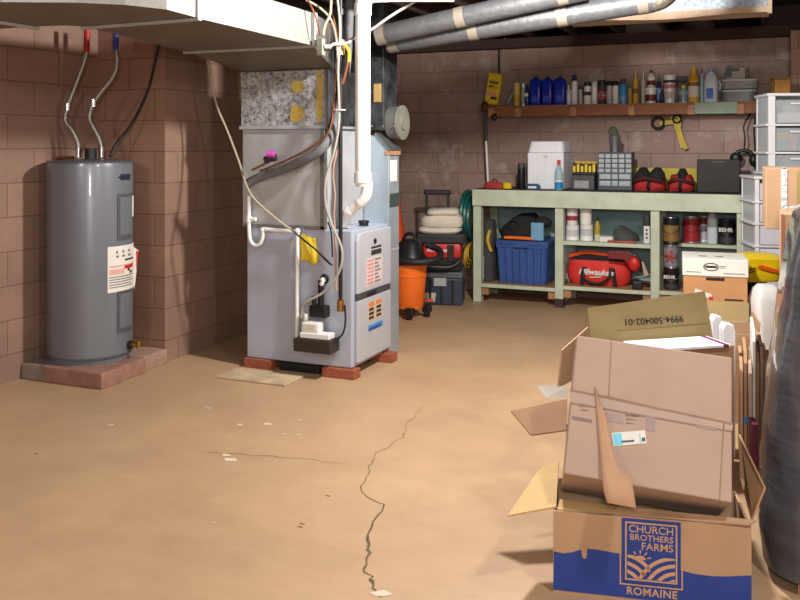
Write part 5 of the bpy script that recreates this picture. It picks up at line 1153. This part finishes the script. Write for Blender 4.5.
patch('blue_print', [(613, 434), (621, 433.5), (623, 445), (614.5, 445.6)], M('aqua print', (110, 200, 228), .6), .0028, parent=lb)
patch('blue_print', [(639, 434), (640, 434), (641, 443.5), (640, 443.6)], M('aqua print', (110, 200, 228), .6), .0028, parent=lb)
patch('bar_code', [(621, 441), (634, 440), (634.2, 442), (621.2, 443)], M('slate print', (60, 84, 96), .6), .0028, parent=lb)
patch('bar_code', [(641.5, 438), (645, 437.7), (645.2, 441.5), (641.8, 441.8)], M('slate print', (60, 84, 96), .6), .0028, parent=lb)
for k, (xa, ya, xb, yb_) in enumerate([(606, 412, 623, 424), (625, 414, 640, 416), (626, 418, 637, 420), (626, 422, 634, 424), (646, 416, 655, 432), (657, 417, 690, 424), (696, 425, 716, 431), (579, 404, 590, 407), (581, 409, 589, 411), (572, 416, 592, 423)]):
    m_ = PRINT if k in (1, 2, 3, 7, 8, 9) else M('lilac faded print', (160, 140, 134), .85, 0, .08)
    patch('faded_print', [(xa, ya), (xb, ya+.19*(xb-xa)), (xb, yb_), (xa, yb_-.19*(xb-xa) if yb_-ya > 5 else yb_-.1)], m_, .0016)
# narrow side strip and torn hanging flap
fl = [(594.5, 387), (606, 420), (611, 450), (617, 470), (630, 482), (634, 512), (606, 506), (603, 495), (601, 475), (599.5, 450), (597, 420)]
offs = [.004, .016, .026, .034, .05, .06, .045, .036, .022, .012, .005]
pts = [fp(*uv(*p), o) for p, o in zip(fl, offs)]
ctr = [(5, 6), ]
b = B(); n = len(pts); l_ = pts[:6]; r_ = [pts[0], pts[10], pts[9], pts[8], pts[7], pts[6]]
b.rings([[Vector(a).lerp(Vector(c_), f) for a, c_ in zip(l_, r_)] for f in (0, .35, .7, 1)], caps=False, closed=False); b.obj('torn_flap', M('torn cardboard', (190, 150, 118), .85, 0, .07), t, w=True, smooth=True, solid=.004)
# ---- cartons behind
ca = carton('open_carton', 'open carton with a flap sticking out toward the floor crack, behind the large tilted carton', .586, 3.10, 0, .52, .34, .418, rzb, CARDD)
panel('flap', [dep(567.5, 431, 3.17), dep(567, 400, 3.30), dep(511, 412, 3.25), dep(531, 436, 3.15)], M('shaded brown cardboard', (150, 114, 84), .85, 0, .07), ca)  # flap darker than its carton: its shade is put into the colour
panel('tape_strip', [dep(568, 386, 3.42), dep(568, 399, 3.40), dep(546, 398, 3.36), dep(537, 385, 3.38)], CLEAR, ca, .001)
cb = carton('flap_carton', 'open carton with a tall olive flap bearing upside down numbers', .7926, 3.625, 0, .67, .16, .535, TH+R(14.7), CARDD)
panel('flap', [dep(587, 327, 3.74), dep(561, 350, 3.52), dep(557, 388, 3.47), dep(585, 373, 3.72)], CARD, cb)
fa, fb, fc, fd = dep(592, 347, 3.80), dep(713, 338, 3.955), dep(705, 291, 4.0), dep(587.5, 308, 3.85)
cbk = panel('flap', [fa, fb, fc, fd], OLIVE, cb, -.006)
B().prism([fa.lerp(fd, .36)+(fb-fa)*f_+Vector((0, -.004, g_)) for f_, g_ in ((.22, 0), (.98, .004), (.98, .007), (.22, .003))], (0, -.002, 0)).obj('crease', M('olive crease', (122, 104, 66), .8), cbk, w=True)
ux = (fb-fa).normalized(); un = (fb-fa).cross(fd-fa).normalized(); un = un if un.y < 0 else -un; uy = un.cross(ux)
mm = Matrix((-ux, -uy, un)).transposed()
loc = WM[cb].inverted() @ (dep(653, 321, 3.87)); 
mid = (fa+fb+fc+fd)/4; tgt = dep(653, 320.5, 1)-Vector((0, 0, CH)); s_ = (mid-Vector((0, 0, CH))).dot(un)/tgt.dot(un); tp = Vector((0, 0, CH))+tgt*s_+un*.008
text('9994-500402-01', .040, PRINTK, cbk, WM[cb].inverted() @ tp, (WM[cb].to_3x3().inverted() @ mm), name='numbers', bold=.0004, sx=1.12)
p = WM[cb] @ Vector((.48, .09, .537))
t = thing('foam_sheet', 'white sheet with a dark magenta stripe lying on the carton with olive flap', 'sheet', p, TH+R(14.7))
B().box(-.26, -.12, 0, .155, .055, .012).obj('sheet', FOAM, t, bevel=.003); B().box(.118, -.1215, -.0005, .142, .0555, .0128).obj('stripe', PINK if False else M('dark magenta stripe', (120, 30, 84), .6), t)
for (pxa, pxb, pyt, dd, lab) in [(713, 723, 317, 4.02, 'white foam block standing behind the olive flap'), (723.5, 735.5, 325, 3.94, 'lower white foam block with slanted top by the flattened cartons')]:
    x0, x1 = (pxa-400)/F*dd, (pxb-400)/F*dd; zt = CH-(pyt-HZ)/F*dd; p = cam3(x0, dd, 0); w_ = x1-x0
    t = thing('foam_block', lab, 'foam block', p, TH, 'white foam blocks')
    B().prism([(0, 0, 0), (w_, 0, 0), (w_*1.0, 0, zt-.03), (w_*.85, 0, zt), (.012, 0, zt+.005), (0, 0, zt-.02)], (0, .06, 0)).obj('block', FOAM, t, bevel=.003)
# lit open carton deeper in
rc = TH
cc_ = carton('open_carton', 'open orange brown carton before the white lidded box', 1.555, 4.46, 0, .245, .33, .45, R(8), CARD, flaps=[('K', 10, .10, .0, OLIVE), ('R', 4, .06, .0, CARD)])
# stack with white lid
sb = carton('carton', 'brown carton with white upper edge under the white lidded box', 1.80, 5.56, 0, .36, .36, .31, R(6), CARD, closed=True)
B().box(-.002, -.003, .25, .363, .363, .312).obj('white_band', OFFW, sb)
p = cam3(1.785, 5.56, .314)
t = thing('file_box', 'brown file box with a white printed lid stacked before the paint cans', 'box', p, R(6))
B().box(.006, .006, 0, .384, .376, .26).obj('box', M('warm cardboard', (186, 136, 92), .8, 0, .06), t, bevel=.004)
ld = B().box(0, 0, .262, .390, .382, .372).obj('lid', OFFW, t, bevel=.006)
B().box(.14, -.0005+.004, .238, .25, .007, .256).obj('hand_slot', BLACK, t)
b = B(); n = 30
for k in range(n):
    a0, a1 = 2*pi*k/n, 2*pi*(k+1)/n
    b.prism([(.17+.046*cos(a0), -.0012, .322+.026*sin(a0)), (.17+.046*cos(a1), -.0012, .322+.026*sin(a1)), (.17+.039*cos(a1), -.0012, .322+.020*sin(a1)), (.17+.039*cos(a0), -.0012, .322+.020*sin(a0))], (0, .0008, 0))
b.box(.136, -.0012, .316, .204, -.0004, .33).obj('oval_mark', PRINTK, ld)
for (xa, xb, za, zb_) in [(.22, .255, .325, .33), (.22, .25, .316, .32), (.02, .11, .285, .290), (.24, .37, .282, .287)]: B().box(xa, -.0012, za, xb, -.0004, zb_).obj('printing', GREYM, ld)
for (xa, xb) in [(.10, .15), (.20, .25)]: B().box(xa, .12, .3725, xb, .16, .3735).obj('printing', GREYM, ld)
for (xa, xb, za, zb_) in [(.02, .12, .115, .124), (.02, .08, .10, .108), (.25, .36, .115, .126)]: B().box(xa, .0045, za, xb, .0056, zb_).obj('printing', PRINTK, t)
lb = B().par((.07, .004, .155), (.10, 0, -.035), (0, .0014, 0), (.008, 0, .028)).obj('shipping_label', OFFW, t); B().par((.155, .0032, .122), (.025, 0, -.006), (0, .0008, 0), (.004, 0, .016)).obj('red_print', RED, lb)
# bags
def sack(name, lab, x, d, z, hx, hy, h, mat, cat='bag', ex=3, jit=.02, seed=1, slump=1.0, sub=0, fs=7):
    p = cam3(x, d, z); t = thing(name, lab, cat, p, TH)
    B().loft([(0, hx*.9, hy*.9), (h*.12, hx, hy), (h*.5, hx*1.02, hy), (h*.82, hx*.95*slump, hy*.9*slump), (h*.95, hx*.75*slump, hy*.6*slump), (h, hx*.45*slump, hy*.3*slump)], 32, ex, jit=jit, seed=seed, fs=fs).obj('sack', mat, t, smooth=True)
    return t
sack('refuse_bag', 'black plastic bag underneath the yellow bag', 2.435, 6.02, .001, .115, .13, .47, M('black bag film', (20, 20, 22), .3, 0, .3, 14, .5), seed=2, slump=1.05)
t = sack('yellow_bag', 'bright yellow bag with red print lying on the black bag', 2.437, 6.02, .480, .125, .125, .185, M('yellow film', (240, 208, 20), .35, 0, .05), ex=6, jit=.010, seed=4, slump=1.22)
b = B(); b.prism([(-.05, -.138, .105), (-.02, -.141, .118), (.04, -.142, .10), (.09, -.14, .085), (.11, -.138, .08), (.09, -.14, .066), (.03, -.142, .078), (-.03, -.141, .095)], (0, .006, 0)); b.obj('red_print', M('orange red print', (226, 84, 20), .5), t)
b = B(); b.par((-.12, -.137, .075), (.06, 0, .018), (0, .008, 0), (0, 0, .010)).par((-.115, -.137, .055), (.055, 0, .018), (0, .008, 0), (0, 0, .008)); b.obj('dark_print', M('olive ink', (110, 90, 10), .6), t)
t = sack('paper_sack', 'tall white sack with blue marks beside the cardboard stack', 2.27, 5.46, .001, .072, .08, .535, M('white sack film', (226, 226, 224), .55, 0, .06, 10, .2), ex=6, jit=.008, seed=6, slump=1.28)
B().box(-.066, -.082, .37, -.054, -.072, .44).obj('blue_print', M('blue ink', (60, 90, 200), .6), t)
# tall stack by the right wall
carton('tall_carton', 'tall plain carton supporting the silver taped carton', 2.10, 4.80, 0, .5, .40, .95, R(1), CARDD, closed=True)
st = carton('taped_carton', 'carton closed with shiny silver tape on top of the tall stack', 1.945, 4.68, .953, .52, .45, .325, R(3), CARD, closed=True)
B().box(.075, -.003, .0, .105, -.0005, .32).box(.078, -.003, .3255, .10, .4, .3275).obj('silver_tape', TAPE, st)
B().box(.15, -.003, .02, .19, -.0005, .31).obj('green_print', M('faded green print', (150, 134, 84), .8), st); B().par((.105, -.0035, .10), (.35, 0, .06), (0, .002, 0), (0, 0, .022)).obj('silver_tape', TAPE, st)
ra = carton('carton', 'lower plain carton under the carton with a red label', 1.815, 4.18, 0, .5, .36, .50, R(1), CARDP, closed=True)
rr_ = carton('carton', 'carton with a red label by the wrapped bundle', 1.81, 4.18, .503, .5, .36, .57, R(1), CARD, closed=True)
B().par((.03, -.003, .49), (.07, 0, -.012), (0, .002, 0), (0, 0, .036)).obj('red_label', RED, rr_); B().box(.0, -.0025, .0, .010, -.0005, .57).obj('edge_tape', M('rosy brown tape', (160, 100, 80), .6), rr_); B().box(.03, -.002, .0, .042, -.0005, .44).obj('print_strip', M('maroon print strip', (130, 70, 66), .7), rr_)
# flattened cartons standing on edge
GFC = 'flattened cartons standing on edge'
xs = 1.452
descr = ['flattened carton sheet nearest the white foam blocks', 'second flattened carton sheet from the white foam blocks', 'third flattened carton sheet from the white foam blocks', None, 'flattened carton sheet just past the white board', 'second flattened carton sheet past the white board', 'third flattened carton sheet past the white board', 'last flattened carton sheet before the wrapped bundle']
for k in range(8):
    th = .014 if k != 3 else .012; zt = [.46, .50, .47, .60, .50, .52, .48, .45][k]; jd = random.uniform(-.03, .03); dp_ = .36
    p = cam3(xs, 3.76, .001)+Vector((-sin(TH-R(20)), cos(TH-R(20)), 0))*jd; xs += (th+.003)/cos(R(20))
    if k == 3:
        t = thing('white_board', 'white board sheet standing among the flattened cartons', 'board', p, TH-R(20)); m_ = OFFW
    else:
        t = thing('flattened_carton', descr[k], 'cardboard sheet', p, TH-R(20), GFC); m_ = [CARD, CARDD, CARDP][k % 3]
    B().prism([(0, 0, 0), (0, dp_, 0), (0, dp_, zt), (0, .05, zt), (0, 0, zt-.04)], (th, 0, 0)).obj('sheet', m_, t, bevel=.002)
    if k == 1: B().box(-.0008, .0, .20, th+.0008, -.0015, .23).obj('blue_print', M('blue mark', (70, 120, 190), .7), t)
p = cam3(1.47, 3.62, .001)
t = thing('magenta_book', 'dark magenta folder standing before the flattened cartons', 'folder', p, TH-R(14)); B().box(-.02, 0, 0, .004, .10, .25).obj('folder', M('plum cover', (96, 24, 62), .5), t, bevel=.003)
# ---- wrapped bundle
prof = []
for py, px in [(606, 776), (585, 773), (560, 769), (530, 765), (500, 762), (470, 763), (440, 767), (415, 768), (390, 771), (350, 775), (320, 780), (300, 783), (275, 786), (250, 790), (230, 795), (212, 801), (205, 812)]:
    d_ = 3.1; x = camxy((px-5-400)/F*d_, d_)[0]; z = max(.03, CH-(py-HZ)/F*d_)
    prof.append((z, x))
bX, bY = camxy((765-400)/F*3.1, 3.1); base_x = bX; t = thing('wrapped_bundle', 'tall bundle wrapped in dark glossy stretch film at the frame edge', 'bundle', Vector((bX+.42, bY, 0)), R(1.5))
pr = []; lastz = -1
for z, x in prof:
    if z <= lastz+.012: continue
    lastz = z; pr.append((z, .42-(x-base_x)*.5, .38, (x-base_x)*.5, 0))
pr2 = []
for a_, b_ in zip(pr, pr[1:]):
    for k in range(4):
        f = k/4; pr2.append(tuple(u*(1-f)+v*f for u, v in zip(a_, b_)))
pr2.append(pr[-1]); z_, hx_, hy_, ox_, oy_ = pr[-1]; pr2 += [(z_+.01, hx_*.9, hy_*.9, ox_, 0), (z_+.015, hx_*.4, hy_*.4, ox_, 0)]
B().loft(pr2, 96, 4.5, jit=.013, seed=5, fs=2.5, fz=3.0).obj('film', WRAP, t, smooth=True)
pl = B()
for yy in (-.30, 0, .30): pl.box(-.30, yy-.04, 0, .36, yy+.04, .04)
pl.box(-.33, -.34, .0, .38, -.30, .05).obj('wood_base', WOODL, t)
